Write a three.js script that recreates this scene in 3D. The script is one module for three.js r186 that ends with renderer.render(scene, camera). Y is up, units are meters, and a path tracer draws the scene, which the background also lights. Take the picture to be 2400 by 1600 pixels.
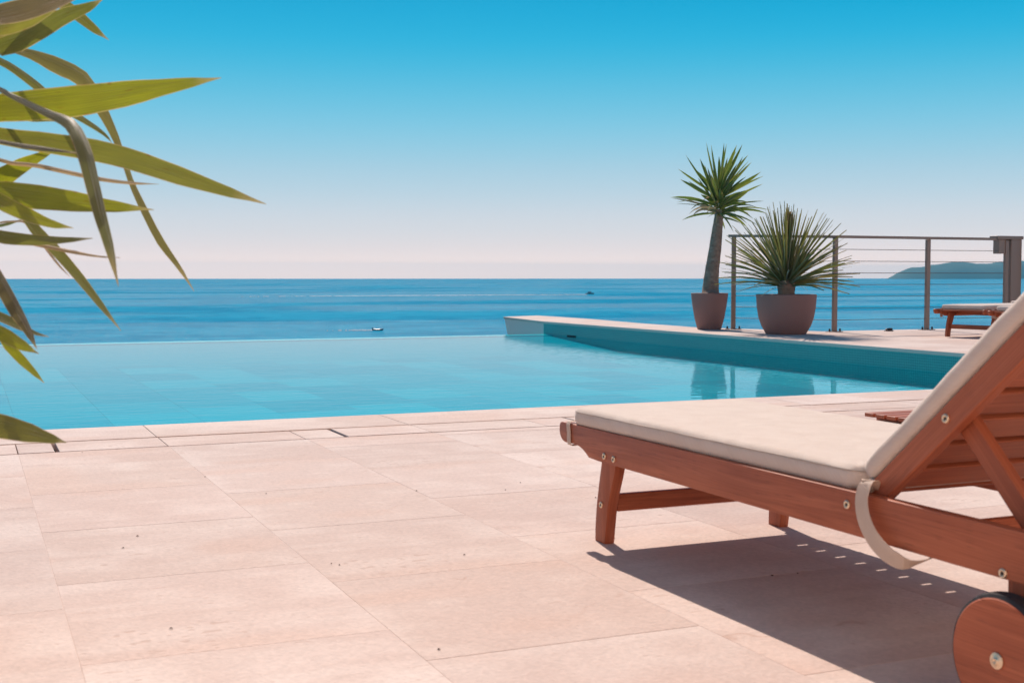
import * as THREE from 'three';
import { mergeGeometries, toCreasedNormals, mergeVertices } from 'three/addons/utils/BufferGeometryUtils.js';
import { RoundedBoxGeometry } from 'three/addons/geometries/RoundedBoxGeometry.js';

const scene = new THREE.Scene();
const V3 = (x, y, z) => new THREE.Vector3(x, y, z);
const rad = Math.PI / 180;

// ---------------------------------------------------------------- camera
const EYE = V3(0, 0.75, 0), FOCAL = 2940, YAW = 23.5 * rad, PITCH = Math.atan(150 / FOCAL);
const camera = new THREE.PerspectiveCamera(2 * Math.atan(800 / FOCAL) / rad, 1024 / 682, 0.1, 120000);
const FW = V3(Math.sin(YAW) * Math.cos(PITCH), -Math.sin(PITCH), -Math.cos(YAW) * Math.cos(PITCH));
const RT = V3(Math.cos(YAW), 0, Math.sin(YAW)), UPV = new THREE.Vector3().crossVectors(RT, FW);
camera.position.copy(EYE);
camera.lookAt(EYE.clone().add(FW));
camera.focus = 7; camera.userData.fStop = 9;

// ---------------------------------------------------------------- sky
const SUN = V3(0.071, 0.300, -0.321).normalize();
const skyStops = [ // elevation in degrees, then sRGB of the air there
  [0, 307, 268, 251], [0.72, 301, 266, 251], [0.8, 295, 262, 248], [0.9, 284, 256, 245], [1.05, 273, 249, 241], [1.25, 261, 242, 237], [1.6, 246, 235, 234], [2.1, 231, 229, 232], [2.9, 215, 223, 231], [3.8, 195, 217, 230], [4.85, 174, 211, 229], [6.8, 131, 202, 229], [8.7, 89, 191, 226], [10.6, 41, 179, 222], [12.5, 6, 166, 214], [18, 20, 140, 196], [30, 48, 118, 172], [55, 54, 92, 134], [90, 50, 80, 116]];
const toLin = (c) => { c /= 255; return c <= 0.04045 ? c / 12.92 : Math.pow((c + 0.055) / 1.055, 2.4); };
{
  const W = 1024, H = 1024, data = new Float32Array(W * H * 4);
  for (let r = 0; r < H; r++) {
    const el = ((r + 0.5) / H - 0.5) * Math.PI, e = Math.max(0, el / rad);
    let k = 0; while (k < skyStops.length - 2 && skyStops[k + 1][0] < e) k++;
    const a = skyStops[k], b = skyStops[k + 1], t = Math.min(1, Math.max(0, (e - a[0]) / (b[0] - a[0])));
    const base = [1, 2, 3].map((c) => toLin(a[c] + (b[c] - a[c]) * t));
    for (let c = 0; c < W; c++) {
      const az = ((c + 0.5) / W - 0.5) * 2 * Math.PI;
      const d = Math.cos(az) * Math.cos(el) * SUN.x + Math.sin(el) * SUN.y + Math.sin(az) * Math.cos(el) * SUN.z;
      const ang = Math.acos(Math.min(1, Math.max(-1, d))) / rad;
      const glow = 1.8 * Math.exp(-ang / 5.5) + 0.035 * Math.exp(-ang / 20);
      const o = (r * W + c) * 4;
      data[o] = base[0] + glow; data[o + 1] = base[1] + glow * 0.95; data[o + 2] = base[2] + glow * 0.88; data[o + 3] = 1;
    }
  }
  const sky = new THREE.DataTexture(data, W, H, THREE.RGBAFormat, THREE.FloatType);
  sky.mapping = THREE.EquirectangularReflectionMapping; sky.magFilter = THREE.LinearFilter; sky.needsUpdate = true;
  scene.background = sky; scene.environment = sky;
}
// ---------------------------------------------------------------- sun
const sun = new THREE.DirectionalLight(new THREE.Color().setRGB(1.0, 0.86, 0.75), 5.0);
sun.name = 'sun';
sun.position.copy(SUN).multiplyScalar(60).add(V3(5, 0, -8)); sun.target.position.set(5, 0, -8);
sun.castShadow = true; sun.shadow.mapSize.set(4096, 4096);
Object.assign(sun.shadow.camera, { left: -25, right: 25, top: 25, bottom: -25, near: 1, far: 150 });
scene.add(sun, sun.target);

const renderer = new THREE.WebGLRenderer({ antialias: true });
renderer.setSize(1024, 682);
renderer.toneMapping = THREE.LinearToneMapping;
renderer.toneMappingExposure = 1.0;
renderer.shadowMap.enabled = true;

// ================================================================ helpers
let seedState = 12345;
const rnd = () => { seedState = (seedState + 0x6d2b79f5) | 0; let t = Math.imul(seedState ^ (seedState >>> 15), 1 | seedState); t = (t + Math.imul(t ^ (t >>> 7), 61 | t)) ^ t; return ((t ^ (t >>> 14)) >>> 0) / 4294967296; };
const rr = (a, b) => a + (b - a) * rnd();
const at = (px, py, depth) => EYE.clone().addScaledVector(FW, depth).addScaledVector(RT, (px - 1200) / FOCAL * depth).addScaledVector(UPV, -(py - 800) / FOCAL * depth);

const taken = {};
const numbered = (n) => { if (!(n in taken)) { taken[n] = 0; return n; } taken[n]++; return n + '_' + String(taken[n]).padStart(3, '0'); };
const shade = (o) => { o.castShadow = true; o.receiveShadow = true; return o; };
function mesh(name, geo, mat, parent = scene) {
  const m = shade(new THREE.Mesh(geo, mat)); m.name = parent === scene ? numbered(name) : name; parent.add(m); return m;
}
function thing(name, label, category, pos = [0, 0, 0], turn = 0, group) {
  const o = new THREE.Group(); o.name = numbered(name); scene.add(o); o.position.set(...pos); o.rotation.y = turn;
  o.userData = { label, category }; if (group) o.userData.group = group; return o;
}
const tag = (o, label, category, group) => { Object.assign(o.userData, { label, category }); if (group) o.userData.group = group; return o; };
const struct = (o, kind = 'structure') => { o.userData.kind = kind; return o; };

// uv in metres from position: u runs along the long axis
function boxUV(geo, long = 'x', ox = 0, oy = 0) {
  const p = geo.attributes.position, n = geo.attributes.normal, uv = new Float32Array(p.count * 2);
  const others = { x: ['y', 'z'], y: ['x', 'z'], z: ['x', 'y'] }[long], g = (a, ax, i) => a['get' + ax.toUpperCase()](i);
  for (let i = 0; i < p.count; i++) {
    const na = Math.abs(g(n, others[0], i)), nb = Math.abs(g(n, others[1], i));
    uv[i * 2] = g(p, long, i) + ox; uv[i * 2 + 1] = (na > nb ? g(p, others[1], i) : g(p, others[0], i)) + oy;
  }
  geo.setAttribute('uv', new THREE.BufferAttribute(uv, 2)); return geo;
}
const boxRaw = (x0, x1, y0, y1, z0, z1) => new THREE.BoxGeometry(x1 - x0, y1 - y0, z1 - z0).translate((x0 + x1) / 2, (y0 + y1) / 2, (z0 + z1) / 2);
const rbox = (x0, x1, y0, y1, z0, z1, r = 0.003, seg = 1) => new RoundedBoxGeometry(x1 - x0, y1 - y0, z1 - z0, seg, r).translate((x0 + x1) / 2, (y0 + y1) / 2, (z0 + z1) / 2);
// slab with chamfered upper edge: cheap stone piece
function slab(w, d, h, ch, uo = 0, vo = 0) {
  const x = w / 2, z = d / 2, P = [], U = [], I = [];
  const ring = (xx, yy, zz) => [[-xx, yy, -zz], [xx, yy, -zz], [xx, yy, zz], [-xx, yy, zz]];
  const quad = (a, b, c, dd) => { const k = P.length / 3; for (const q of [a, b, c, dd]) { P.push(...q); U.push(q[0] + uo, q[2] + vo + q[1]); } I.push(k, k + 1, k + 2, k, k + 2, k + 3); };
  const T = ring(x - ch, 0, z - ch), M = ring(x, -ch, z), B = ring(x, -h, z);
  quad(T[0], T[3], T[2], T[1]);
  for (let i = 0; i < 4; i++) { const j = (i + 1) % 4; quad(T[i], T[j], M[j], M[i]); quad(M[i], M[j], B[j], B[i]); }
  const g = new THREE.BufferGeometry(); g.setAttribute('position', new THREE.Float32BufferAttribute(P, 3)); g.setAttribute('uv', new THREE.Float32BufferAttribute(U, 2)); g.setIndex(I);
  const ng = g.toNonIndexed(); ng.computeVertexNormals(); return ng;
}

// ---------------------------------------------------------------- tileable noise and textures
function noiser(period, seed) {
  let s = seed; const r = () => { s = (s * 1664525 + 1013904223) >>> 0; return s / 4294967296; };
  const v = new Float32Array(period * period).map(r);
  return (x, y, wx = period, wy = period) => { // wraps after wx by wy cells
    x = ((x % wx) + wx) % wx; y = ((y % wy) + wy) % wy;
    const ix = Math.floor(x), iy = Math.floor(y); let fx = x - ix, fy = y - iy; fx = fx * fx * (3 - 2 * fx); fy = fy * fy * (3 - 2 * fy);
    const jx = (ix + 1) % wx, jy = (iy + 1) % wy;
    const q = (a, b) => v[(b % period) * period + (a % period)];
    return (q(ix, iy) * (1 - fx) + q(jx, iy) * fx) * (1 - fy) + (q(ix, jy) * (1 - fx) + q(jx, jy) * fx) * fy;
  };
}
function texture(w, h, f, srgb) {
  const d = new Uint8Array(w * h * 4);
  for (let y = 0; y < h; y++) for (let x = 0; x < w; x++) { const c = f((x + 0.5) / w, (y + 0.5) / h), o = (y * w + x) * 4; for (let k = 0; k < 3; k++) d[o + k] = Math.max(0, Math.min(255, Math.round(255 * (c.length ? c[k] : c)))); d[o + 3] = 255; }
  const t = new THREE.DataTexture(d, w, h, THREE.RGBAFormat, THREE.UnsignedByteType);
  t.wrapS = t.wrapT = THREE.RepeatWrapping; t.magFilter = THREE.LinearFilter; t.minFilter = THREE.LinearMipmapLinearFilter; t.generateMipmaps = true;
  if (srgb) t.colorSpace = THREE.SRGBColorSpace; t.needsUpdate = true; return t;
}
const rep = (t, u, v, ou = 0, ov = 0) => { const c = t.clone(); c.repeat.set(u, v); c.offset.set(ou, ov); c.needsUpdate = true; return c; };
const mixc = (a, b, t) => [0, 1, 2].map((k) => a[k] + (b[k] - a[k]) * t);
const sstep = (a, b, x) => { const t = Math.min(1, Math.max(0, (x - a) / (b - a))); return t * t * (3 - 2 * t); };

// pale limestone paving: cloudy tone, bedding along u, pits and dark specks
const stoneTex = (() => {
  const n1 = noiser(6, 11), n2 = noiser(24, 12), n3 = noiser(256, 13), n4 = noiser(512, 14), n5 = noiser(64, 15), n6 = noiser(16, 16), n7 = noiser(128, 17);
  const relief = (u, v) => {
    const vein = n5(u * 12 + 0.4 * n2(u * 24, v * 24, 24, 24), v * 64, 12, 64), pit = sstep(0.82, 0.95, n3(u * 110, v * 256, 110, 256) * (0.55 + 0.55 * n2(u * 24, v * 24, 24, 24)));
    const crack = sstep(0.035, 0.0, Math.abs(n6(u * 8, v * 16 + 0.3 * n5(u * 64, v * 64, 64, 64), 8, 16) - 0.5)) * sstep(0.72, 0.86, n1(u * 6 + 2, v * 6, 6, 6)) * sstep(0.45, 0.7, n7(u * 60, v * 60, 60, 60));
    return { vein, pit, crack, fine: n4(u * 512, v * 512, 512, 512), mid: n3(u * 256, v * 256, 256, 256) };
  };
  const col = texture(2048, 2048, (u, v) => {
    const r = relief(u, v), cloud = n1(u * 6, v * 6, 6, 6) * 0.5 + n2(u * 24, v * 24, 24, 24) * 0.3 + r.vein * 0.2;
    let c = mixc([0.785, 0.695, 0.655], [0.84, 0.768, 0.732], sstep(0.25, 0.75, cloud));
    c = mixc(c, [0.80, 0.685, 0.63], 0.5 * sstep(0.55, 0.85, n6(u * 10, v * 16, 10, 16)));
    c = c.map((x) => x * (0.955 + 0.09 * (r.fine * 0.5 + r.mid * 0.5)));
    c = mixc(c, [0.70, 0.585, 0.53], 0.45 * r.pit);
    c = mixc(c, [0.68, 0.53, 0.46], 0.35 * r.crack);
    return c;
  }, true);
  const bump = texture(2048, 2048, (u, v) => { const r = relief(u, v); return 0.55 + 0.3 * (r.fine - 0.5) + 0.25 * (r.mid - 0.5) - 0.35 * r.pit - 0.25 * r.crack; });
  return { col, bump };
})();
const stoneMat = (tint, o = {}) => new THREE.MeshStandardMaterial({ color: new THREE.Color().setRGB(...tint), map: rep(stoneTex.col, 0.36, 0.36), bumpMap: rep(stoneTex.bump, 0.36, 0.36), bumpScale: 0.0022, roughness: 0.86, ...o });
const stoneMats = [[1.03, 1.03, 1.03], [0.985, 0.97, 0.955], [1.01, 1.0, 0.985], [0.99, 0.955, 0.935], [1.02, 1.0, 0.99], [0.965, 0.955, 0.95]].map((t) => stoneMat(t));
const groutMat = new THREE.MeshStandardMaterial({ color: new THREE.Color().setRGB(0.66, 0.525, 0.465), roughness: 0.95 });
const channelMat = new THREE.MeshStandardMaterial({ color: new THREE.Color().setRGB(0.26, 0.22, 0.20), roughness: 0.9 });

// oiled reddish hardwood, grain along u
const woodTex = (() => {
  const n1 = noiser(8, 21), n2 = noiser(64, 22), n3 = noiser(256, 23), n4 = noiser(32, 24);
  const g = (u, v) => { const w = n1(u * 2, v * 8, 2, 8) * 0.12, s = n2(u * 3, (v + w) * 64, 3, 64) * 0.5 + n3(u * 10, (v + w) * 256, 10, 256) * 0.5; return s; };
  return {
    col: texture(1024, 512, (u, v) => { const s = g(u, v), b = n4(u * 6, v * 10, 6, 10); let c = mixc([0.555, 0.285, 0.19], [0.765, 0.45, 0.32], s * 0.65 + b * 0.35); const pore = sstep(0.78, 0.92, n3(u * 24, v * 256, 24, 256)); return c.map((x) => x * (1 - 0.10 * pore)); }, true),
    bump: texture(1024, 512, (u, v) => 0.5 + 0.5 * (g(u, v) - 0.5) - 0.4 * sstep(0.78, 0.92, n3(u * 24, v * 256, 24, 256))),
  };
})();
const woodMat = (tint, ou = 0, ov = 0) => new THREE.MeshPhysicalMaterial({ color: new THREE.Color().setRGB(...tint), map: rep(woodTex.col, 1.1, 3.2, ou, ov), bumpMap: rep(woodTex.bump, 1.1, 3.2, ou, ov), bumpScale: 0.0006, roughness: 0.5, specularIntensity: 0.7 });
const woodMats = [woodMat([1, 1, 1]), woodMat([0.92, 0.88, 0.86], 0.31, 0.4), woodMat([1.06, 1.0, 0.96], 0.63, 0.13), woodMat([0.96, 0.92, 0.9], 0.17, 0.77)];

// cream cushion fabric
const clothTex = (() => {
  const n1 = noiser(10, 31), n2 = noiser(128, 32), n3 = noiser(20, 33);
  const wv = (u, v) => 0.5 + 0.25 * Math.sin(u * 2 * Math.PI * 170) * 0.9 + 0.25 * Math.sin(v * 2 * Math.PI * 170);
  return {
    col: texture(1024, 1024, (u, v) => mixc([0.80, 0.735, 0.69], [0.84, 0.785, 0.745], 0.6 * n1(u * 10, v * 10, 10, 10) + 0.4 * n2(u * 128, v * 128, 128, 128)), true),
    bump: texture(1024, 1024, (u, v) => 0.25 * wv(u, v) + 0.75 * n3(u * 20 + n1(u * 10, v * 10, 10, 10), v * 20, 20, 20)),
  };
})();
const clothMat = new THREE.MeshPhysicalMaterial({ color: new THREE.Color().setRGB(1.02, 0.99, 0.965), map: rep(clothTex.col, 2.2, 2.2), bumpMap: rep(clothTex.bump, 2.2, 2.2), bumpScale: 0.002, roughness: 0.82, sheen: 0.25, sheenColor: new THREE.Color(0.9, 0.85, 0.8), sheenRoughness: 0.6 });
const strapMat = new THREE.MeshStandardMaterial({ color: new THREE.Color().setRGB(0.95, 0.86, 0.78), map: rep(clothTex.col, 6, 6), bumpMap: rep(clothTex.bump, 8, 8), bumpScale: 0.0006, roughness: 0.85, side: THREE.DoubleSide });

// glass mosaic of the pool
const mosaicTex = (() => {
  const N = 24, n1 = noiser(N, 41), n2 = noiser(64, 42), cell = new Float32Array(N * N).map((_, i) => n1((i % N) + 0.5, Math.floor(i / N) + 0.5));
  const edge = (u, v) => { const a = (u * N) % 1, b = (v * N) % 1, d = Math.min(a, 1 - a, b, 1 - b); return sstep(0.05, 0.09, d); };
  return {
    col: texture(1024, 1024, (u, v) => { const k = cell[Math.floor(v * N) * N + Math.floor(u * N)], e = edge(u, v); return mixc([0.34, 0.75, 0.74], mixc([0.03, 0.52, 0.525], [0.06, 0.585, 0.58], k * 0.8 + 0.2 * n2(u * 64, v * 64, 64, 64)), e); }, true),
    bump: texture(1024, 1024, (u, v) => edge(u, v)),
    rough: texture(512, 512, (u, v) => 0.9 - 0.45 * edge(u, v)),
  };
})();
const mosaicMat = new THREE.MeshStandardMaterial({ map: rep(mosaicTex.col, 1 / 0.6, 1 / 0.6), bumpMap: rep(mosaicTex.bump, 1 / 0.6, 1 / 0.6), bumpScale: 0.0012, roughnessMap: rep(mosaicTex.rough, 1 / 0.6, 1 / 0.6), roughness: 1 });

const metalMat = new THREE.MeshStandardMaterial({ color: new THREE.Color().setRGB(0.30, 0.215, 0.175), roughness: 0.5, metalness: 0.25 });
const cableMat = new THREE.MeshStandardMaterial({ color: new THREE.Color().setRGB(0.16, 0.135, 0.13), roughness: 0.45, metalness: 0.7 });
const boltMat = new THREE.MeshStandardMaterial({ color: new THREE.Color().setRGB(0.80, 0.62, 0.44), roughness: 0.38, metalness: 0.85 });
const darkMat = new THREE.MeshStandardMaterial({ color: new THREE.Color().setRGB(0.03, 0.028, 0.03), roughness: 0.8 });
const rubberMat = new THREE.MeshStandardMaterial({ color: new THREE.Color().setRGB(0.022, 0.02, 0.024), roughness: 0.75 });

// ================================================================ sea and far land
const SEA = -16;
{
  const n1 = noiser(64, 51), n2 = noiser(32, 52), n3 = noiser(8, 53), n4 = noiser(16, 54), n5 = noiser(128, 55);
  const NW = 512, ht = new Float32Array(NW * NW);
  for (let y = 0; y < NW; y++) for (let x = 0; x < NW; x++) { const u = x / NW, v = y / NW, w = n4(u * 16, v * 16, 16, 16); ht[y * NW + x] = 0.55 * n2(u * 32 + w, v * 32 + w, 32, 32) + 0.3 * n1(u * 64, v * 64 + w, 64, 64) + 0.12 * n5(u * 128, v * 128, 128, 128); }
  const slope = texture(NW, NW, (u, v) => { const x = Math.floor(u * NW), y = Math.floor(v * NW), h = (a, b) => ht[((b + NW) % NW) * NW + (a + NW) % NW], dx = (h(x + 1, y) - h(x - 1, y)) * 3.2, dy = (h(x, y + 1) - h(x, y - 1)) * 3.2, l = Math.hypot(dx, dy, 1); return [0.5 - dx / l / 2, 0.5 - dy / l / 2, 0.5 + 0.5 / l]; });
  const slick = texture(1024, 1024, (u, v) => { const s = 0.55 * n3(u * 4, v * 8, 4, 8) + 0.3 * n4(u * 8, v * 16, 8, 16) + 0.15 * n1(u * 40, v * 64, 40, 64); const k = sstep(0.38, 0.66, s); return 0.16 + 0.22 * k; });
  const current = texture(1024, 1024, (u, v) => { const s = 0.2 * n3(u * 4 + 3, v * 8, 4, 8) + 0.25 * n4(u * 8 + 5, v * 16, 8, 16) + 0.3 * n1(u * 40, v * 64, 40, 64) + 0.25 * n5(u * 128, v * 128, 128, 128), k = sstep(0.34, 0.68, s); return mixc([0.03, 0.515, 0.66], [0.14, 0.605, 0.735], k); }, true);
  const R = 16000, g = new THREE.PlaneGeometry(2 * R, 2 * R, 1, 1).rotateX(-Math.PI / 2);
  const uv = g.attributes.uv; for (let i = 0; i < 4; i++) uv.setXY(i, g.attributes.position.getX(i), g.attributes.position.getZ(i));
  const m = new THREE.MeshPhysicalMaterial({ map: rep(current, 1 / 700, 1 / 700), roughness: 1, roughnessMap: rep(slick, 1 / 900, 1 / 900), normalMap: rep(slope, 1 / 60, 1 / 60), normalScale: new THREE.Vector2(1, 1), ior: 1.33, specularIntensity: 0.004 });
  const o = mesh('sea', g, m); o.position.set(0, SEA, 0); struct(o);
  o.userData.label = 'calm blue open sea stretching to the horizon';
}
{ // hilly headland on the horizon
  const prof = [[2068, 0], [2084, 1], [2100, 9], [2130, 22], [2143, 25], [2160, 24], [2175, 28], [2200, 32], [2225, 35], [2240, 37], [2270, 35.5], [2300, 33], [2320, 32], [2345, 37], [2400, 38], [2500, 39], [2600, 36], [2750, 39], [2900, 34], [3100, 30], [3300, 6], [3340, 0]];
  const D = 14500, nx = 110, nz = 14, P = [], I = [], n1 = noiser(32, 61), n2 = noiser(128, 62);
  for (let i = 0; i <= nx; i++) {
    const px = 2068 + (3340 - 2068) * i / nx; let k = 0; while (k < prof.length - 2 && prof[k + 1][0] < px) k++;
    const t = (px - prof[k][0]) / (prof[k + 1][0] - prof[k][0]), h = (prof[k][1] + (prof[k + 1][1] - prof[k][1]) * t) / FOCAL * D;
    for (let j = 0; j <= nz; j++) {
      const s = j / nz, dep = D + (s - 0.45) * 1300, a = at(px, 650, D), dir = a.clone().sub(EYE).setY(0);
      const pos = EYE.clone().addScaledVector(dir, dep / D); const ridge = Math.pow(Math.max(0, Math.sin(Math.PI * Math.min(1, s * 1.1))), 0.7);
      P.push(pos.x, SEA - 3 + h * ridge * (0.9 + 0.16 * n1(i * 0.5, j * 1.3)) + (h > 1 && s > 0.05 && s < 0.85 ? 6 * (n2(i * 1.7, j * 2.1) - 0.5) : 0) + 19 * Math.min(1, h / 40) * ridge, pos.z);
    }
  }
  for (let i = 0; i < nx; i++) for (let j = 0; j < nz; j++) { const a = i * (nz + 1) + j, b = a + nz + 1; I.push(a, b, a + 1, b, b + 1, a + 1); }
  const g = new THREE.BufferGeometry(); g.setAttribute('position', new THREE.Float32BufferAttribute(P, 3)); g.setIndex(I); g.computeVertexNormals();
  const o = mesh('headland', g, new THREE.MeshStandardMaterial({ color: new THREE.Color().setRGB(0.05, 0.08, 0.05), roughness: 1, side: THREE.DoubleSide })); struct(o);
  o.userData.label = 'hazy blue hilly headland far out on the horizon';
}
{ // slope below the terrace down to the shore, out of sight behind the pool rim
  const n = noiser(32, 63), P = [], I = [], N = 30, M = 24;
  for (let i = 0; i <= N; i++) for (let j = 0; j <= M; j++) { const x = -60 + 150 * i / N, s = j / M, z = -21.5 - 34 * s; P.push(x, -2.2 - 19 * s + 2.4 * (n(i * 0.9, j * 0.9) - 0.6) * Math.min(1, s * 5), z + 2 * n(i * 0.7, j + 5)); }
  for (let i = 0; i < N; i++) for (let j = 0; j < M; j++) { const a = i * (M + 1) + j, b = a + M + 1; I.push(a, b, a + 1, b, b + 1, a + 1); }
  const g = new THREE.BufferGeometry(); g.setAttribute('position', new THREE.Float32BufferAttribute(P, 3)); g.setIndex(I); g.computeVertexNormals();
  struct(mesh('hillside', g, new THREE.MeshStandardMaterial({ color: new THREE.Color().setRGB(0.13, 0.12, 0.08), roughness: 1, side: THREE.DoubleSide })));
}

// ================================================================ pool and terrace
const WATER = -0.127, DECK = 0.067, NEAR = -6.58, WEIR = -17.65, WALLX = 8.25, LEFT = -9;
{ // patio of large stone tiles
  const patio = struct(new THREE.Group()); patio.name = 'patio'; scene.add(patio); patio.userData.label = 'pale pinkish stone paved patio';
  const bed = mesh('mortar_bed', boxRaw(-10.3, 17, -0.25, -0.0008, -5.694, 5), groutMat, patio);
  const W = 0.625, L = 0.69, J = 0.0016, X0 = 0.187, variants = [];
  for (let k = 0; k < 10; k++) variants.push(slab(W - J, L - J, 0.02, 0.0006, rr(0, 9), rr(0, 9)));
  const off = { 0: -3.215, 1: -3.67, 2: -3.30, 3: -3.52, 4: -3.12 };
  for (let c = -6; c < 17; c++) {
    const x = X0 + W * (c + 0.5), z0 = off[((c % 5) + 5) % 5] + (c < 0 || c > 4 ? rr(-0.3, 0.3) : 0);
    const lo = -5.694, hi = 2.02, k0 = Math.ceil((lo - z0) / L);
    const cuts = [lo]; for (let k = k0; z0 + k * L < hi; k++) if (z0 + k * L - lo > 0.04) cuts.push(z0 + k * L);
    for (let q = 0; q + 1 < cuts.length; q++) {
      const d = cuts[q + 1] - cuts[q], full = Math.abs(d - L) < 1e-6;
      const m = mesh('tile', full ? variants[Math.floor(rnd() * 10)] : slab(W - J, d - J, 0.02, 0.0006, rr(0, 9), rr(0, 9)), stoneMats[Math.floor(rnd() * 6)], patio);
      m.position.set(x, rr(-0.0003, 0.0003), (cuts[q] + cuts[q + 1]) / 2);
    }
  }
}
{ // drain strip of loose stone covers, between two open slots
  const g = struct(new THREE.Group()); g.name = 'drain_channel'; scene.add(g); g.userData.label = 'stone covered overflow drain along the near pool edge';
  mesh('channel', boxRaw(-10.3, 10, -0.45, -0.28, -6.075, -5.700), channelMat, g);
  const cuts = []; for (let k = -14; k < 15; k++) cuts.push([0.187 + 0.625 * k, 0.004]);
  for (let k = -6; k < 6; k++) cuts.push([0.345 + 1.29 * k, 0.02]);
  cuts.sort((a, b) => a[0] - b[0]);
  for (let i = 0; i + 1 < cuts.length; i++) {
    const a = cuts[i][0] + cuts[i][1] / 2, b = cuts[i + 1][0] - cuts[i + 1][1] / 2, w = b - a; if (w < 0.03) continue;
    const d = 0.322, h = 0.05;
    const m = mesh('drain_cover', slab(w, d, h, 0.0015, rr(0, 9), rr(0, 9)), stoneMats[Math.floor(rnd() * 6)], g); m.position.set((a + b) / 2, rr(-0.0015, 0.0005), -5.8775);
  }
}
{ // near coping with a rounded lip
  const g = struct(new THREE.Group()); g.name = 'pool_coping'; scene.add(g); g.userData.label = 'row of pale coping stones along the near pool edge';
  const W = 1.25, sh = new THREE.Shape(), r = 0.012; // profile in (z, y)
  sh.moveTo(-6.064, 0); sh.lineTo(NEAR + r, 0); sh.quadraticCurveTo(NEAR, 0, NEAR, -r); sh.lineTo(NEAR, -0.035); sh.lineTo(-6.064, -0.035); sh.closePath();
  for (let k = -7; k < 6; k++) {
    const e = new THREE.ExtrudeGeometry(sh, { depth: W - 0.004, bevelEnabled: false, curveSegments: 5 }).rotateY(-Math.PI / 2).translate(W - 0.004, 0, 0);
    // shape x -> world z after the turn
    const p = e.attributes.position; const cg = toCreasedNormals(e, 0.6); boxUV(cg, 'x', rr(0, 9), rr(0, 9));
    const m = mesh('coping_stone', cg, stoneMats[(k + 21) % 4], g); m.position.set(0.81 + W * k, 0, 0);
  }
  mesh('pool_edge_wall', boxUV(boxRaw(-10.3, 10.2, -0.6, -0.037, NEAR + 0.012, -6.08), 'x'), mosaicMat, g);
}
{ // pool shell: floor panels, weir, far catch wall
  const shell = struct(new THREE.Group()); shell.name = 'pool_floor'; scene.add(shell); shell.userData.label = 'blue tiled pool floor under the water';
  const FL = WATER - 0.15, tones = [[0.006, 0.45, 0.55], [0.004, 0.395, 0.50], [0.010, 0.495, 0.59], [0.005, 0.42, 0.525]];
  mesh('floor_bed', boxRaw(LEFT - 0.5, WALLX + 0.3, FL - 0.3, FL - 0.012, WEIR - 0.2, NEAR + 0.1), new THREE.MeshStandardMaterial({ color: new THREE.Color().setRGB(0.006, 0.42, 0.53), roughness: 1 }), shell);
  const mats = tones.map((c) => new THREE.MeshPhysicalMaterial({ color: new THREE.Color().setRGB(...c), roughness: 1, specularIntensity: 0 }));
  const w = 0.62, d = 0.93, geo = slab(w - 0.002, d - 0.002, 0.01, 0.0005);
  for (let c = 14; c < 28; c++) for (let r = 0; r < 11; r++) {
    const x = LEFT + w * (c + 0.5), z = WEIR + 2.65 + d * (r + 0.5) - (c % 3) * 0.31; if (z - d / 2 < WEIR + 2.0 || z + d / 2 > NEAR - 0.02) continue;
    const m = mesh('floor_tile', geo, mats[Math.floor(rnd() * 4)], shell); m.position.set(x, FL, z);
  }
}
{ // shelf that climbs from the floor to the weir
  const z0 = WEIR + 0.221, z1 = WEIR + 2.6, FL = WATER - 0.15, y0 = WATER - 0.02, P = [LEFT, y0, z0, LEFT, FL - 0.002, z1, WALLX, FL - 0.002, z1, LEFT, y0, z0, WALLX, FL - 0.002, z1, WALLX, y0, z0];
  const g = new THREE.BufferGeometry(); g.setAttribute('position', new THREE.Float32BufferAttribute(P, 3)); g.computeVertexNormals(); boxUV(g, 'x');
  const o = mesh('pool_shelf', g, new THREE.MeshPhysicalMaterial({ color: new THREE.Color().setRGB(0.006, 0.46, 0.56), roughness: 1, specularIntensity: 0, side: THREE.DoubleSide })); struct(o);
}
{ // weir lip the water runs over
  const o = mesh('weir_wall', boxUV(boxRaw(LEFT - 0.4, WALLX + 0.05, -2.4, WATER - 0.003, WEIR, WEIR + 0.22), 'x'), new THREE.MeshStandardMaterial({ color: new THREE.Color().setRGB(0.14, 0.72, 0.80), bumpMap: rep(mosaicTex.bump, 1 / 0.6, 1 / 0.6), bumpScale: 0.001, roughness: 0.5 }));
  tag(o, 'low tiled weir wall along the far rim of the infinity pool', 'pool wall');
  const l = mesh('pool_wall', boxUV(boxRaw(LEFT - 0.4, LEFT, -0.6, -0.002, WEIR + 0.23, NEAR - 0.01), 'z'), mosaicMat);
  tag(l, 'tiled pool wall at the far left end of the pool', 'pool wall');
}
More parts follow.
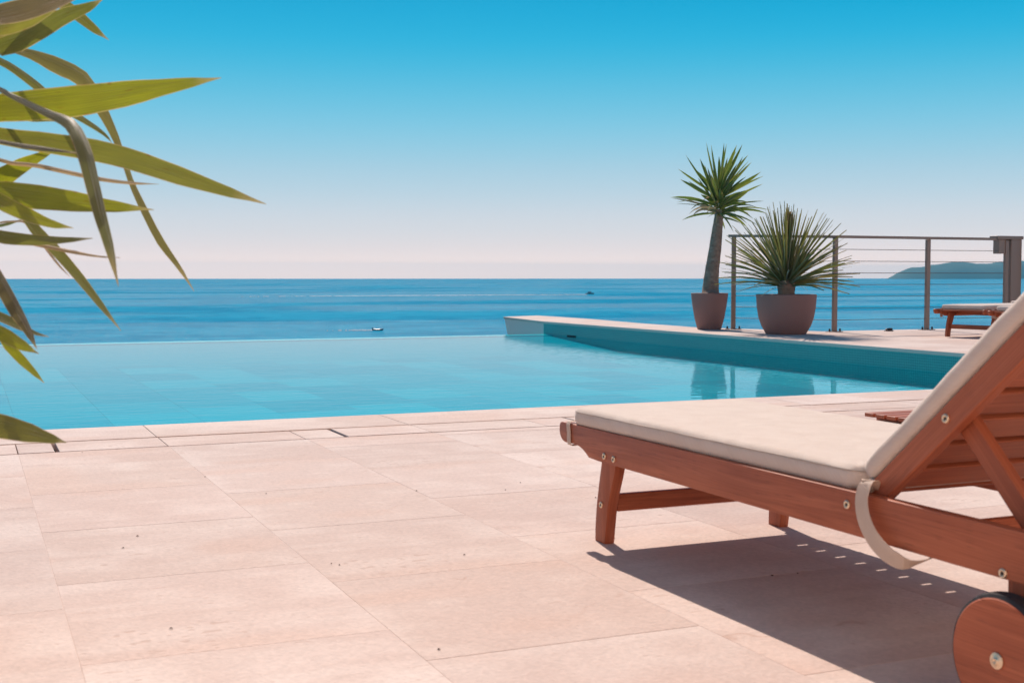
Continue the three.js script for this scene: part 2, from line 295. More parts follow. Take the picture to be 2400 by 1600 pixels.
{ // water surface
  const n1 = noiser(32, 71), n2 = noiser(64, 72), n3 = noiser(16, 73);
  const rip = texture(1024, 1024, (u, v) => 0.45 * n1(u * 12 + 0.8 * n3(u * 16, v * 16, 16, 16), v * 32, 12, 32) + 0.3 * n2(u * 30, v * 64, 30, 64) + 0.25 * n3(u * 8, v * 16, 8, 16));
  const X0 = LEFT - 0.02, X1 = WALLX - 0.003, g = new THREE.PlaneGeometry(X1 - X0, -WEIR + NEAR + 0.012, 1, 1).rotateX(-Math.PI / 2).translate((X0 + X1) / 2, WATER, (WEIR + NEAR + 0.012) / 2);
  const uv = g.attributes.uv, p = g.attributes.position; for (let i = 0; i < 4; i++) uv.setXY(i, p.getX(i), p.getZ(i));
  const m = new THREE.MeshPhysicalMaterial({ color: new THREE.Color().setRGB(0.06, 0.91, 0.95), roughness: 0.0, transmission: 1, thickness: 0, ior: 1.33, bumpMap: rep(rip, 1 / 1.9, 1 / 1.9), bumpScale: 0.0013, specularIntensity: 0.74, side: THREE.DoubleSide });
  struct(mesh('pool_water', g, m)).userData.label = 'still turquoise pool water';
}
{ // right-hand terrace: stone deck whose pool side is tiled, ending in a wing beyond the weir
  const g = thing('raised_terrace', 'raised stone terrace with teal mosaic side along the pool', 'terrace');
  const out = [[WALLX, -6.0], [WALLX, -17.75], [8.58, -20.10], [9.42, -20.52], [9.44, -18.6], [9.24, -16.4], [9.18, -14.75], [9.95, -13.02], [16.5, -13.02], [16.5, -6.0]];
  const sh = new THREE.Shape(); out.forEach(([x, z], i) => i ? sh.lineTo(x, -z) : sh.moveTo(x, -z)); sh.closePath();
  const top = new THREE.ExtrudeGeometry(sh, { depth: 0.03, bevelEnabled: true, bevelThickness: 0.003, bevelSize: 0.003, bevelSegments: 1 }).rotateX(-Math.PI / 2).translate(0, DECK - 0.033, 0);
  mesh('paving', boxUV(top, 'x', 3, 4), stoneMats[2], g);
  // body below the paving (kept a little inside), with the end of the wing leaning back underneath
  const plaster = new THREE.MeshStandardMaterial({ color: new THREE.Color().setRGB(0.90, 0.66, 0.60), bumpMap: rep(clothTex.bump, 0.8, 0.8), bumpScale: 0.002, roughness: 0.9 });
  const T = DECK - 0.034, B = -2.3, inx = 0.012;
  const topPts = [[WALLX + inx, -6.05], [WALLX + inx, -17.75], [8.59, -20.08], [9.40, -20.48], [9.42, -18.6], [9.22, -16.4], [9.16, -14.72], [9.93, -13.05], [16.4, -13.05], [16.4, -6.05]];
  const botPts = topPts.map(([x, z], i) => i === 2 ? [8.33, -18.3] : i === 3 ? [9.3, -18.5] : [x, z]);
  const P = []; const quad = (a, b, c, d) => P.push(...a, ...b, ...c, ...a, ...c, ...d);
  for (let i = 0; i < topPts.length; i++) { const j = (i + 1) % topPts.length; if (i === 0) continue; quad([topPts[i][0], T, topPts[i][1]], [topPts[j][0], T, topPts[j][1]], [botPts[j][0], B, botPts[j][1]], [botPts[i][0], B, botPts[i][1]]); }
  const bg = new THREE.BufferGeometry(); bg.setAttribute('position', new THREE.Float32BufferAttribute(P, 3)); bg.computeVertexNormals(); boxUV(bg, 'y');
  plaster.side = THREE.DoubleSide; mesh('body_wall', bg, plaster, g);
  mesh('mosaic_face', boxUV(boxRaw(WALLX, WALLX + 0.02, -0.62, DECK - 0.0345, -17.74, -6.59), 'z'), mosaicMat, g);
  const inlet = mesh('skimmer_opening', rbox(WALLX - 0.006, WALLX + 0.01, WATER - 0.02, WATER + 0.016, -16.9, -16.6, 0.004), darkMat, g);
  mesh('step_riser', boxUV(boxRaw(WALLX + 0.02, 16.4, -0.24, DECK - 0.0345, -6.04, -5.99), 'x'), stoneMats[1], g);
}

// ================================================================ villa behind the camera; its sunlit front throws warm light back
{
  const g = thing('villa', 'cream rendered villa behind the viewer, facing the sea', 'house', [2, 0, 2.05]);
  const render = new THREE.MeshStandardMaterial({ color: new THREE.Color().setRGB(0.83, 0.67, 0.55), bumpMap: rep(clothTex.bump, 0.6, 0.6), bumpScale: 0.004, roughness: 0.92 });
  const glass = new THREE.MeshStandardMaterial({ color: new THREE.Color().setRGB(0.03, 0.035, 0.04), roughness: 0.08 });
  const sh = new THREE.Shape(); sh.moveTo(-11, -0.2); sh.lineTo(13, -0.2); sh.lineTo(13, 6.2); sh.lineTo(-11, 6.2); sh.closePath();
  const doors = [[-6.5, 0, 2.2, 2.3], [1.6, 0, 2.6, 2.3], [8.2, 0, 2.2, 2.3], [-5.6, 3.5, 1.2, 1.5], [2.4, 3.5, 1.2, 1.5], [9, 3.5, 1.2, 1.5]];
  for (const [x, y, w, h] of doors) { const p = new THREE.Path(); p.moveTo(x, y + 0.01); p.lineTo(x, y + h); p.lineTo(x + w, y + h); p.lineTo(x + w, y + 0.01); p.closePath(); sh.holes.push(p); }
  mesh('wall', boxUV(new THREE.ExtrudeGeometry(sh, { depth: 0.35, bevelEnabled: false }), 'x'), render, g);
  for (const [x, y, w, h] of doors) { const f = mesh(y ? 'window' : 'glass_door', rbox(x + 0.07, x + w - 0.07, y + 0.08, y + h - 0.07, 0.19, 0.21, 0.004), glass, g); const b = (a, c, d, e) => mesh('frame', rbox(a, c, d, e, 0.16, 0.24, 0.004), metalMat, f); b(x, x + 0.069, y + 0.012, y + h); b(x + w - 0.069, x + w, y + 0.012, y + h); b(x + 0.07, x + w - 0.07, y + h - 0.069, y + h); b(x + 0.07, x + w - 0.07, y + 0.012, y + 0.079); }
  mesh('roof_slab', boxRaw(-11.4, 13.4, 6.21, 6.45, -0.5, 6), render, g);
}

// ================================================================ railing
{
  const g = thing('railing', 'bronze metal railing with horizontal steel cables beside potted plants', 'railing', [10.0, DECK, -12.82]);
  const posts = [[9.285, -14.02, 1.215], [10.0, -12.83, 1.175], [11.48, -12.83, 1.175], [12.77, -12.78, 1.175]], L = (x, z) => [x - 10.0, z + 12.82];
  const postGeo = (h) => { const e = rbox(-0.028, 0.028, 0, h, -0.022, 0.022, 0.003); return boxUV(e, 'y'); };
  const bolt = new THREE.CylinderGeometry(0.011, 0.013, 0.035, 8);
  posts.forEach(([x, z, h], i) => {
    const [lx, lz] = L(x, z), p = mesh('post', postGeo(h), metalMat, g); p.position.set(lx, 0, lz); p.rotation.y = i === 0 ? -0.4 : 0;
    mesh('base_plate', rbox(-0.10, 0.10, 0, 0.008, -0.05, 0.05, 0.002), metalMat, p);
    for (const s of [-1, 1]) mesh('anchor_bolt', bolt, darkMat, p).position.set(s * 0.08, 0.024, 0.01);
  });
  const bar = (name, a, b, w, h, mat) => { const d = V3(b[0] - a[0], b[1] - a[1], b[2] - a[2]), l = d.length(), o = mesh(name, boxUV(rbox(-l / 2, l / 2, -h / 2, h / 2, -w / 2, w / 2, 0.003), 'x'), mat, g); o.position.set((a[0] + b[0]) / 2, (a[1] + b[1]) / 2, (a[2] + b[2]) / 2); o.quaternion.setFromUnitVectors(V3(1, 0, 0), d.normalize()); return o; };
  const top = posts.map(([x, z, h]) => [...L(x, z), h]);
  const ext = (a, b, s) => [a[0] + (a[0] - b[0]) * s, a[1] + (a[1] - b[1]) * s];
  const e0 = ext(top[0], top[1], 0.05);
  bar('top_rail', [e0[0], top[0][2] + 0.0165, e0[1]], [top[1][0] + 0.01, top[1][2] + 0.0165, top[1][1]], 0.06, 0.033, metalMat);
  bar('top_rail', [top[1][0] + 0.02, top[1][2] + 0.018, top[1][1]], [top[3][0] - 0.19, top[3][2] + 0.018, top[3][1] - 0.01], 0.06, 0.033, metalMat);
  const cab = new THREE.CylinderGeometry(0.0042, 0.0042, 1, 6);
  for (let k = 0; k < 7; k++) for (let i = 0; i < 3; i++) {
    const y = 0.148 + 0.148 * k, a = V3(top[i][0], y, top[i][1]), b = V3(top[i + 1][0], y, top[i + 1][1]), o = mesh('cable', cab, cableMat, g), d = b.clone().sub(a);
    o.position.copy(a).lerp(b, 0.5); o.scale.y = d.length(); o.quaternion.setFromUnitVectors(V3(0, 1, 0), d.normalize());
  }
  // end of the run: wide column, bracket box and cover
  const ex = top[3][0];
  mesh('bracket_box', boxUV(rbox(ex - 0.135, ex - 0.012, 1.0, 1.188, -0.06, 0.05, 0.004), 'y'), metalMat, g);
  mesh('end_column', boxUV(rbox(ex + 0.062, ex + 0.245, 0, 1.19, -0.07, 0.07, 0.004), 'y'), metalMat, g);
  mesh('cover_plate', boxUV(rbox(ex - 0.185, ex + 0.27, 1.192, 1.236, -0.075, 0.075, 0.004), 'x'), metalMat, g);

  const r2 = thing('railing', 'bronze railing section at the right edge of the photo beyond wide column', 'railing', [13.06, DECK, -12.70]);
  for (const x of [0.03, 1.5, 2.9]) { const p = mesh('post', postGeo(1.175), metalMat, r2); p.position.set(x, 0, 0); for (let k = 0; k < 7; k++) mesh('cable_nut', new THREE.CylinderGeometry(0.009, 0.009, 0.02, 8).rotateX(Math.PI / 2), darkMat, p).position.set(0, 0.148 + 0.148 * k, 0.024); }
  mesh('top_rail', boxUV(rbox(-0.01, 3.0, 1.176, 1.209, -0.04, 0.04, 0.003), 'x'), metalMat, r2);
  for (let k = 0; k < 7; k++) { const o = mesh('cable', cab, cableMat, r2); o.rotation.z = Math.PI / 2; o.scale.y = 2.9; o.position.set(1.46, 0.148 + 0.148 * k, 0); }
}
{ // little metal fitting on the deck
  const g = thing('deck_fitting', 'small metal floor fitting on the terrace between two railing posts', 'floor fitting', [10.77, DECK, -12.72]);
  mesh('base', rbox(-0.055, 0.05, 0, 0.012, -0.03, 0.03, 0.003), cableMat, g);
  mesh('knob', new THREE.SphereGeometry(0.018, 12, 8).scale(1, 0.8, 1).translate(-0.035, 0.022, 0), cableMat, g);
  mesh('bracket', rbox(-0.012, 0.045, 0.012, 0.04, -0.018, 0.018, 0.005), darkMat, g);
}

// ================================================================ plants
const leafTex = (() => { // long fibres, blotches and a few rusty flecks
  const n1 = noiser(64, 301), n2 = noiser(16, 302), n3 = noiser(32, 303), n4 = noiser(8, 304);
  const rib = (u, v) => 0.6 * n1(u * 3, v * 64, 3, 64) + 0.4 * n1(u * 9 + 7, v * 40, 9, 40);
  return {
    col: texture(512, 256, (u, v) => { const f = rib(u, v), b = n2(u * 14, v * 4, 14, 4) * 0.6 + n4(u * 5, v * 2, 5, 2) * 0.4, k = 0.74 + 0.26 * (0.55 * f + 0.45 * b); const fleck = sstep(0.80, 0.9, n3(u * 32, v * 12, 32, 12)) * sstep(0.5, 0.8, n4(u * 8, v * 8, 8, 8)); return mixc([k, k * 0.99, k * 0.95], [0.80, 0.62, 0.42], fleck * 0.7); }, true),
    bump: texture(512, 256, (u, v) => rib(u, v)),
  };
})();
const leafMat = (c, tr = 0.6) => new THREE.MeshPhysicalMaterial({ color: new THREE.Color().setRGB(...c), vertexColors: true, map: leafTex.col, bumpMap: leafTex.bump, bumpScale: 0.0012, roughness: 0.97, transmission: tr, thickness: 0, clearcoat: 0.22, clearcoatRoughness: 0.4, side: THREE.DoubleSide });
const yuccaMat = leafMat([1.12, 1.12, 1]), potLeafMat = leafMat([1.1, 1.1, 1], 0.4);
const GREEN = [0.28, 0.31, 0.01], GREEN2 = [0.12, 0.19, 0.03], MARGIN = [0.72, 0.58, 0.30], DRY = [0.55, 0.40, 0.25], DEEP = [0.06, 0.12, 0.035];
// a leaf along a spine: pts, widths at the same stations, roll about the spine, fold of the two halves, colours
function leafGeo(pts, widths, { roll = 0, fold = 0.25, color = GREEN, margin = MARGIN, seg = 14, us = [-1, -0.9, -0.45, 0, 0.45, 0.9, 1], face, org, tip = 0.1 } = {}) {
  const curve = new THREE.CatmullRomCurve3(pts, false, 'centripetal'), P = [], C = [], I = [], U = [], nU = us.length, cum = pts.map((_, i) => i / (pts.length - 1));
  for (let i = 0; i <= seg; i++) {
    const t = i / seg, p = curve.getPoint(t), T = curve.getTangent(t);
    let k = Math.min(pts.length - 2, Math.floor(t * (pts.length - 1))), f = t * (pts.length - 1) - k; f = f * f * (3 - 2 * f) * 0.5 + f * 0.5;
    const w = widths[k] + (widths[k + 1] - widths[k]) * f;
    const view = face ? face.clone() : p.clone().add(org).sub(EYE).normalize();
    const S0 = new THREE.Vector3().crossVectors(T, view).normalize(), N0 = new THREE.Vector3().crossVectors(S0, T).normalize();
    const rl = (typeof roll === 'number' ? roll : roll[0] + (roll[1] - roll[0]) * t) * rad, S = S0.clone().multiplyScalar(Math.cos(rl)).addScaledVector(N0, Math.sin(rl)), N = N0.clone().multiplyScalar(Math.cos(rl)).addScaledVector(S0, -Math.sin(rl));
    us.forEach((u, q) => {
      const v = p.clone().addScaledVector(S, u * w / 2 * Math.cos(fold)).addScaledVector(N, Math.abs(u) * w / 2 * Math.sin(fold)); P.push(v.x, v.y, v.z); U.push(t, (u + 1) / 2);
      const edge = Math.abs(u) > 0.95 ? 1 : t > 1 - tip ? (t - 1 + tip) / tip : 0, c = color.map((x, n) => (x + (margin[n] - x) * edge * 0.85)); C.push(...c);
    });
  }
  for (let i = 0; i < seg; i++) for (let q = 0; q < nU - 1; q++) { const a = i * nU + q, b = a + nU; I.push(a, a + 1, b, b, a + 1, b + 1); }
  const g = new THREE.BufferGeometry(); g.setAttribute('position', new THREE.Float32BufferAttribute(P, 3)); g.setAttribute('color', new THREE.Float32BufferAttribute(C, 3)); g.setAttribute('uv', new THREE.Float32BufferAttribute(U, 2)); g.setIndex(I); g.computeVertexNormals(); return g;
}
const barkTex = (() => { const n1 = noiser(32, 81), n2 = noiser(64, 82); return { col: texture(512, 512, (u, v) => mixc([0.50, 0.40, 0.34], [0.68, 0.57, 0.50], 0.5 * n1(u * 8, v * 32, 8, 32) + 0.5 * n2(u * 24, v * 64, 24, 64)), true), bump: texture(512, 512, (u, v) => 0.5 * n1(u * 8, v * 32, 8, 32) + 0.5 * n2(u * 24, v * 64, 24, 64)) }; })();
const barkMat = new THREE.MeshStandardMaterial({ map: rep(barkTex.col, 1, 2), bumpMap: rep(barkTex.bump, 1, 2), bumpScale: 0.008, roughness: 0.95 });
const potMat = new THREE.MeshStandardMaterial({ color: new THREE.Color().setRGB(0.28, 0.145, 0.125), bumpMap: rep(clothTex.bump, 4, 2), bumpScale: 0.0015, roughness: 0.75 });
const soilMat = new THREE.MeshStandardMaterial({ color: new THREE.Color().setRGB(0.06, 0.045, 0.035), roughness: 1 });
function taperTube(pts, radii, ns = 14, lump = 0.06) {
  const curve = new THREE.CatmullRomCurve3(pts), P = [], I = [], U = [], N = 24;
  for (let i = 0; i <= N; i++) { const t = i / N, p = curve.getPoint(t), T = curve.getTangent(t), A = new THREE.Vector3().crossVectors(T, V3(0.3, 0.1, 1)).normalize(), B = new THREE.Vector3().crossVectors(T, A), k = Math.min(radii.length - 2, Math.floor(t * (radii.length - 1))), f = t * (radii.length - 1) - k, r = radii[k] + (radii[k + 1] - radii[k]) * f;
    for (let j = 0; j <= ns; j++) { const a = j / ns * 2 * Math.PI, q = r * (1 + lump * Math.sin(a * 3 + i * 1.3) * Math.sin(i * 2.1) ); const v = p.clone().addScaledVector(A, Math.cos(a) * q).addScaledVector(B, Math.sin(a) * q); P.push(v.x, v.y, v.z); U.push(j / ns, t); } }
  for (let i = 0; i < N; i++) for (let j = 0; j < ns; j++) { const a = i * (ns + 1) + j, b = a + ns + 1; I.push(a, b, a + 1, b, b + 1, a + 1); }
  const g = new THREE.BufferGeometry(); g.setAttribute('position', new THREE.Float32BufferAttribute(P, 3)); g.setAttribute('uv', new THREE.Float32BufferAttribute(U, 2)); g.setIndex(I); g.computeVertexNormals(); return g;
}
function lathe(profile, n = 48) { return new THREE.LatheGeometry(profile.map(([r, y]) => new THREE.Vector2(r, y)), n); }
function pot(name, label, pos, profile, soilR, soilY) {
  const g = thing(name, label, 'plant pot', pos);
  mesh('pot_body', lathe(profile), potMat, g);
  mesh('soil', lathe([[0, soilY + 0.01], [soilR * 0.6, soilY + 0.006], [soilR, soilY]], 24), soilMat, g);
  return g;
}
const P1 = V3(8.985, DECK, -14.13), P2 = V3(9.10, DECK, -12.60);
pot('plant_pot', 'narrow tall brown pot holding the slim yucca', P1.toArray(), [[0, 0.004], [0.150, 0.0], [0.158, 0.012], [0.196, 0.15], [0.222, 0.30], [0.238, 0.42], [0.243, 0.472], [0.238, 0.478], [0.228, 0.474], [0.224, 0.43], [0.20, 0.42]], 0.222, 0.435);
pot('plant_pot', 'wide round brown pot holding the spiky fan plant', P2.toArray(), [[0, 0.004], [0.235, 0.0], [0.245, 0.012], [0.295, 0.10], [0.330, 0.20], [0.350, 0.32], [0.358, 0.43], [0.362, 0.472], [0.356, 0.48], [0.344, 0.475], [0.338, 0.43], [0.3, 0.42]], 0.335, 0.44);

{ // slim yucca in the narrow pot: crown measured against the stem
  const g = thing('yucca_plant', 'slim yucca with bare trunk and spiky crown in narrow pot', 'plant', P1.toArray());
  const loc = (p) => p.sub(P1), DEP = 16.62, z2 = (a, b, d = 0) => loc(at(1500 + a * 0.3317, 300 + b * 0.3317, DEP + d));
  mesh('trunk', taperTube([V3(0.02, 0.40, 0), z2(498, 1165), z2(512, 1000), z2(538, 800), z2(556, 640), z2(558, 580)], [0.118, 0.115, 0.092, 0.078, 0.06, 0.05], 16, 0.04), barkMat, g);
  const tips = [[470, 100], [505, 120], [595, 105], [685, 120], [725, 115], [765, 190], [790, 240], [770, 232], [325, 190], [270, 288], [425, 215], [285, 362], [455, 265], [620, 205], [728, 200], [855, 310], [872, 340], [870, 395], [215, 490], [232, 497], [265, 525], [410, 350], [392, 292], [300, 650], [372, 620], [360, 575], [920, 580], [905, 606], [835, 690], [762, 705], [662, 735], [602, 717], [875, 515], [770, 545], [828, 560], [800, 640], [480, 280], [535, 330], [640, 330], [690, 250], [700, 330], [445, 360], [520, 240], [560, 200], [745, 440], [430, 470], [745, 600], [480, 590], [640, 640], [700, 640], [470, 560], [610, 300], [560, 420], [600, 420]];
  for (let pass = 0; pass < 2; pass++) for (const [tx, ty] of tips) {
    let X = tx, Y = ty; if (pass) { if (rnd() < 0.45) continue; X = 560 + (tx - 560) * rr(0.55, 0.95) + rr(-30, 30); Y = 480 + (ty - 480) * rr(0.6, 0.95) + rr(-25, 25); }
    const up = (600 - Y) / 500, by = 610 - 150 * Math.min(1, Math.max(0, up + 0.1)) + rr(-25, 25), bx = 556 + rr(-22, 22);
    const len = Math.hypot(X - bx, Y - by) * 0.3317 / FOCAL * DEP, dd = rr(-1, 1) * Math.max(0.08, Math.sqrt(Math.max(0, 0.72 * 0.72 - len * len))) * 0.9;
    const base = z2(bx, by, dd * 0.06), tip = z2(X, Y, dd), droop = Y > 480 ? rr(0.02, 0.09) : rr(-0.02, 0.02);
    const mid = base.clone().lerp(tip, 0.5).add(V3(0, droop, 0)), q3 = base.clone().lerp(tip, 0.8).add(V3(0, droop * 0.7, 0));
    const dry = Y > 440 && rnd() < 0.2 ? 1 : 0, w = rr(0.042, 0.074) * (Y > 500 ? 0.6 : 1);
    mesh('leaf', leafGeo([base, mid, q3, tip], [w * 0.6, w, w * 0.62, 0.003], { roll: rr(-55, 55), fold: rr(0.2, 0.6), color: dry ? DRY : rnd() < 0.4 ? [0.22, 0.28, 0.03] : rnd() < 0.5 ? [0.15, 0.22, 0.03] : [0.10, 0.17, 0.035], seg: 7, us: [-1, -0.85, 0, 0.85, 1], face: FW }), potLeafMat, g);
  }
  for (let k = 0; k < 16; k++) { // dead leaf stubs below the crown
    const a = rr(0, 6.28), b = z2(556, rr(480, 620)), tip = b.clone().add(V3(Math.cos(a) * rr(0.1, 0.24), rr(-0.16, 0.05), Math.sin(a) * rr(0.1, 0.24)));
    mesh('dry_leaf', leafGeo([b, b.clone().lerp(tip, 0.5).add(V3(0, 0.03, 0)), tip], [0.03, 0.03, 0.004], { roll: rr(-80, 80), fold: 0.4, color: DRY, margin: DRY, seg: 4, us: [-1, 0, 1], face: FW }), potLeafMat, g);
  }
}
{ // spiky fan plant in the wide pot
  const g = thing('spiky_plant', 'rounded spiky plant with stiff narrow leaves in wide pot', 'plant', P2.toArray());
  mesh('stem', lathe([[0, 0.655], [0.09, 0.65], [0.11, 0.58], [0.10, 0.5], [0.12, 0.42]], 18), barkMat, g);
  const R = 0.95, o = V3(0, 0.60, 0); let n = 0;
  for (let k = 0; k < 235; k++) {
    const u = (k + 0.5) / 235, el = (-7 + 97 * Math.pow(u, 0.80)) * rad, az = k * 2.399963 + rr(-0.25, 0.25);
    const d = V3(Math.cos(el) * Math.cos(az), Math.sin(el), Math.cos(el) * Math.sin(az)), len = R * rr(0.74, 0.9) * (1 + 0.1 * Math.sin(el)) , b = o.clone().addScaledVector(d, 0.06).add(V3(rr(-0.03, 0.03), rr(-0.03, 0.03), rr(-0.03, 0.03)));
    const tip = b.clone().addScaledVector(d, len), mid = b.clone().lerp(tip, 0.55).add(V3(0, 0.02 * Math.cos(el), 0)); tip.y -= 0.03 * Math.cos(el);
    const col = rnd() < 0.16 ? [0.22, 0.18, 0.06] : rnd() < 0.5 ? [0.085, 0.135, 0.03] : [0.15, 0.20, 0.04];
    mesh('leaf', leafGeo([b, mid, tip], [0.026, 0.023, 0.010], { roll: rr(-90, 90), fold: 0.35, color: col, margin: [0.30, 0.25, 0.09], seg: 5, us: [-1, 0, 1], face: FW, tip: 0.12 }), potLeafMat, g); n++;
  }
  for (let k = 0; k < 26; k++) { // tight young leaves of the heart
    const a = rr(0, 6.28), r = rr(0, 0.06), b = V3(Math.cos(a) * 0.02, 0.62, Math.sin(a) * 0.02), tip = V3(Math.cos(a) * r + 0.03, rr(1.40, 1.48), Math.sin(a) * r);
    mesh('leaf', leafGeo([b, b.clone().lerp(tip, 0.5), tip], [0.02, 0.024, 0.014], { roll: rr(-60, 60), fold: 0.3, color: [0.20, 0.24, 0.05], margin: [0.42, 0.25, 0.13], seg: 5, us: [-1, 0, 1], face: FW, tip: 0.06 }), potLeafMat, g);
  }
}

{ // big yucca just left of the camera; only its leaves reach into view
  const ROOT = at(-560, 1500, 2.5).setY(0), g = thing('yucca_plant', 'large yucca whose broad arching leaves hang in from the left', 'plant', ROOT.toArray());
  const loc = (p) => p.sub(ROOT), DEP = 2.3;
  const a4 = (x, y, d = 0) => loc(at(x * 0.3189, y * 0.3189, DEP + d)), a5 = (x, y, d = 0) => loc(at(x * 0.4144, 450 + y * 0.4144, DEP + d));
  const w4 = 0.3189 / FOCAL * DEP, w5 = 0.4144 / FOCAL * DEP;
  const heads = { A: a4(-120, 330, 0.05), B: a4(-420, 900, 0.12), C: a5(-330, 240, 0.1), D: a5(-420, 760, 0.02), E: a5(-430, 1200, -0.05) };
  pot('plant_pot', 'large brown pot at the left outside the photo', ROOT.toArray(), [[0, 0.004], [0.19, 0], [0.2, 0.012], [0.25, 0.2], [0.27, 0.40], [0.262, 0.41], [0.25, 0.40], [0.245, 0.36], [0.2, 0.35]], 0.243, 0.37);
  mesh('trunk', taperTube([V3(0, 0.34, 0), V3(0.01, 0.5, 0.02), heads.C.clone().multiplyScalar(0.75), heads.C], [0.075, 0.065, 0.05, 0.035]), barkMat, g);
  for (const [h, s] of [['A', 0.8], ['B', 0.5], ['D', 0.35], ['E', 0.3]]) mesh('branch', taperTube([V3(0.0, 0.42 + 0.05 * s, 0), heads[h].clone().multiplyScalar(0.55).add(V3(-0.03, 0.08, -0.02)), heads[h]], [0.05, 0.036, 0.028], 12), barkMat, g);
  const L = (head, f, w, pts, o = {}) => { // pts: [x, y, width px, depth offset] in the picture's own measure, turned into metres here
    const P = pts.map(([x, y, , d = 0]) => f(x, y, d)), Wd = pts.map((p) => p[2] * w), h = heads[head];
    const start = h.clone().lerp(P[0], 0.12).add(V3(rr(-0.015, 0.015), rr(-0.015, 0.015), rr(-0.015, 0.015)));
    mesh('leaf', leafGeo([start, ...P], [Wd[0] * 0.7, ...Wd], { seg: 18, org: ROOT, ...o }), yuccaMat, g);
  };
  L('B', a4, w4, [[-100, 800, 210, 0.1], [250, 770, 235, 0.03], [540, 742, 232, 0], [900, 690, 188, -0.06], [1300, 622, 95, -0.1], [1625, 571, 4, -0.14]], { fold: 0.12, roll: 8 });
  L('B', a4, w4, [[-60, 640, 60, -0.05], [100, 705, 60, -0.1], [330, 815, 75, -0.16], [520, 905, 115, -0.2], [620, 1090, 130, -0.24], [685, 1350, 112, -0.26], [735, 1560, 96, -0.27], [800, 1800, 70, -0.27], [868, 2105, 4, -0.28]], { fold: 0.3, roll: [58, 18], color: [0.14, 0.16, 0.06], seg: 26 });
  L('B', a4, w4, [[-60, 985, 130, 0.12], [300, 1045, 160, 0.1], [660, 1100, 172, 0.08], [950, 1170, 162, 0.04], [1280, 1280, 142, 0], [1620, 1392, 88, -0.03], [1955, 1499, 4, -0.06]], { fold: 0.14, roll: -10, color: [0.22, 0.235, 0.035] });
  L('C', a4, w4, [[-90, 1420, 150, 0.05], [200, 1440, 190, 0], [500, 1474, 155, -0.05], [800, 1512, 92, -0.08], [1130, 1541, 4, -0.1]], { fold: 0.12, roll: 6 });
  L('B', a4, w4, [[-20, 1165, 40, 0.15], [270, 1212, 46, 0.14], [500, 1262, 46, 0.12], [740, 1312, 42, 0.1], [950, 1340, 32, 0.08], [1165, 1353, 3, 0.07]], { fold: 0.5, roll: 30, color: DRY });
  L('A', a4, w4, [[60, 360, 40, 0.1], [220, 395, 80, 0.14], [420, 480, 140, 0.18], [600, 575, 135, 0.22], [720, 760, 105, 0.24], [810, 930, 74, 0.25], [890, 1120, 46, 0.26], [955, 1320, 48, 0.27], [1050, 1530, 62, 0.27], [1180, 1780, 66, 0.27], [1310, 1960, 40, 0.28], [1425, 2140, 3, 0.28]], { fold: 0.25, roll: [20, -8], color: [0.20, 0.19, 0.06], seg: 30 });
  L('A', a4, w4, [[-60, 420, 60, 0.2], [60, 480, 66, 0.22], [230, 600, 76, 0.25], [450, 780, 70, 0.28], [690, 930, 44, 0.3], [780, 1000, 26, 0.3], [820, 1050, 3, 0.3]], { fold: 0.3, roll: 15, color: [0.18, 0.19, 0.05] });
  L('A', a4, w4, [[-80, 140, 150, -0.15], [120, 90, 165, -0.2], [300, 40, 140, -0.24], [560, -60, 90, -0.3], [760, -160, 4, -0.34]], { fold: 0.2, roll: -25, color: [0.13, 0.11, 0.05] });
  L('A', a4, w4, [[-60, 210, 120, -0.05], [60, 185, 130, -0.08], [200, 145, 110, -0.1], [330, 80, 80, -0.12], [520, -30, 4, -0.14]], { fold: 0.2, roll: 20, color: [0.30, 0.31, 0.04] });
  L('A', a4, w4, [[-20, 350, 130, 0.0], [120, 305, 150, 0], [300, 205, 148, 0.02], [480, 110, 120, 0.03], [640, 52, 72, 0.04], [760, -12, 4, 0.05]], { fold: 0.12, roll: 12, color: [0.17, 0.20, 0.03] });
  L('A', a4, w4, [[330, -90, 90, 0.12], [450, 20, 92, 0.12], [560, 105, 92, 0.1], [680, 205, 66, 0.08], [797, 294, 3, 0.07]], { fold: 0.15, roll: -12, color: [0.24, 0.25, 0.03] });
  L('B', a4, w4, [[-80, 950, 60, 0.2], [100, 972, 60, 0.22], [300, 990, 52, 0.24], [560, 1050, 20, 0.26]], { fold: 0.4, roll: 40, color: GREEN2 });
  L('B', a4, w4, [[-80, 1015, 44, -0.1], [100, 1052, 48, -0.12], [300, 1082, 54, -0.14], [560, 1122, 16, -0.16]], { fold: 0.4, roll: 50, color: [0.13, 0.12, 0.05] });
  L('C', a4, w4, [[-120, 1390, 170, 0.2], [0, 1315, 165, 0.2], [150, 1222, 125, 0.2], [290, 1150, 70, 0.2], [400, 1105, 6, 0.2]], { fold: 0.15, roll: -10 });
  L('B', a4, w4, [[-120, 760, 150, 0.3], [60, 800, 150, 0.32], [220, 850, 100, 0.34], [400, 880, 30, 0.36]], { fold: 0.2, roll: 10, color: [0.13, 0.16, 0.03] });
  L('C', a5, w5, [[-60, 30, 82, -0.1], [30, 72, 84, -0.12], [150, 128, 76, -0.14], [290, 180, 44, -0.15], [412, 203, 3, -0.16]], { fold: 0.15, roll: -8 });
  L('C', a5, w5, [[-60, 200, 22, 0.2], [40, 178, 24, 0.2], [130, 152, 6, 0.2]], { fold: 0.4, roll: 30, color: GREEN2 });
  L('C', a5, w5, [[-80, 238, 70, -0.05], [40, 258, 74, -0.06], [210, 272, 60, -0.07], [380, 270, 32, -0.08], [522, 261, 3, -0.09]], { fold: 0.14, roll: 8, color: [0.19, 0.21, 0.04] });
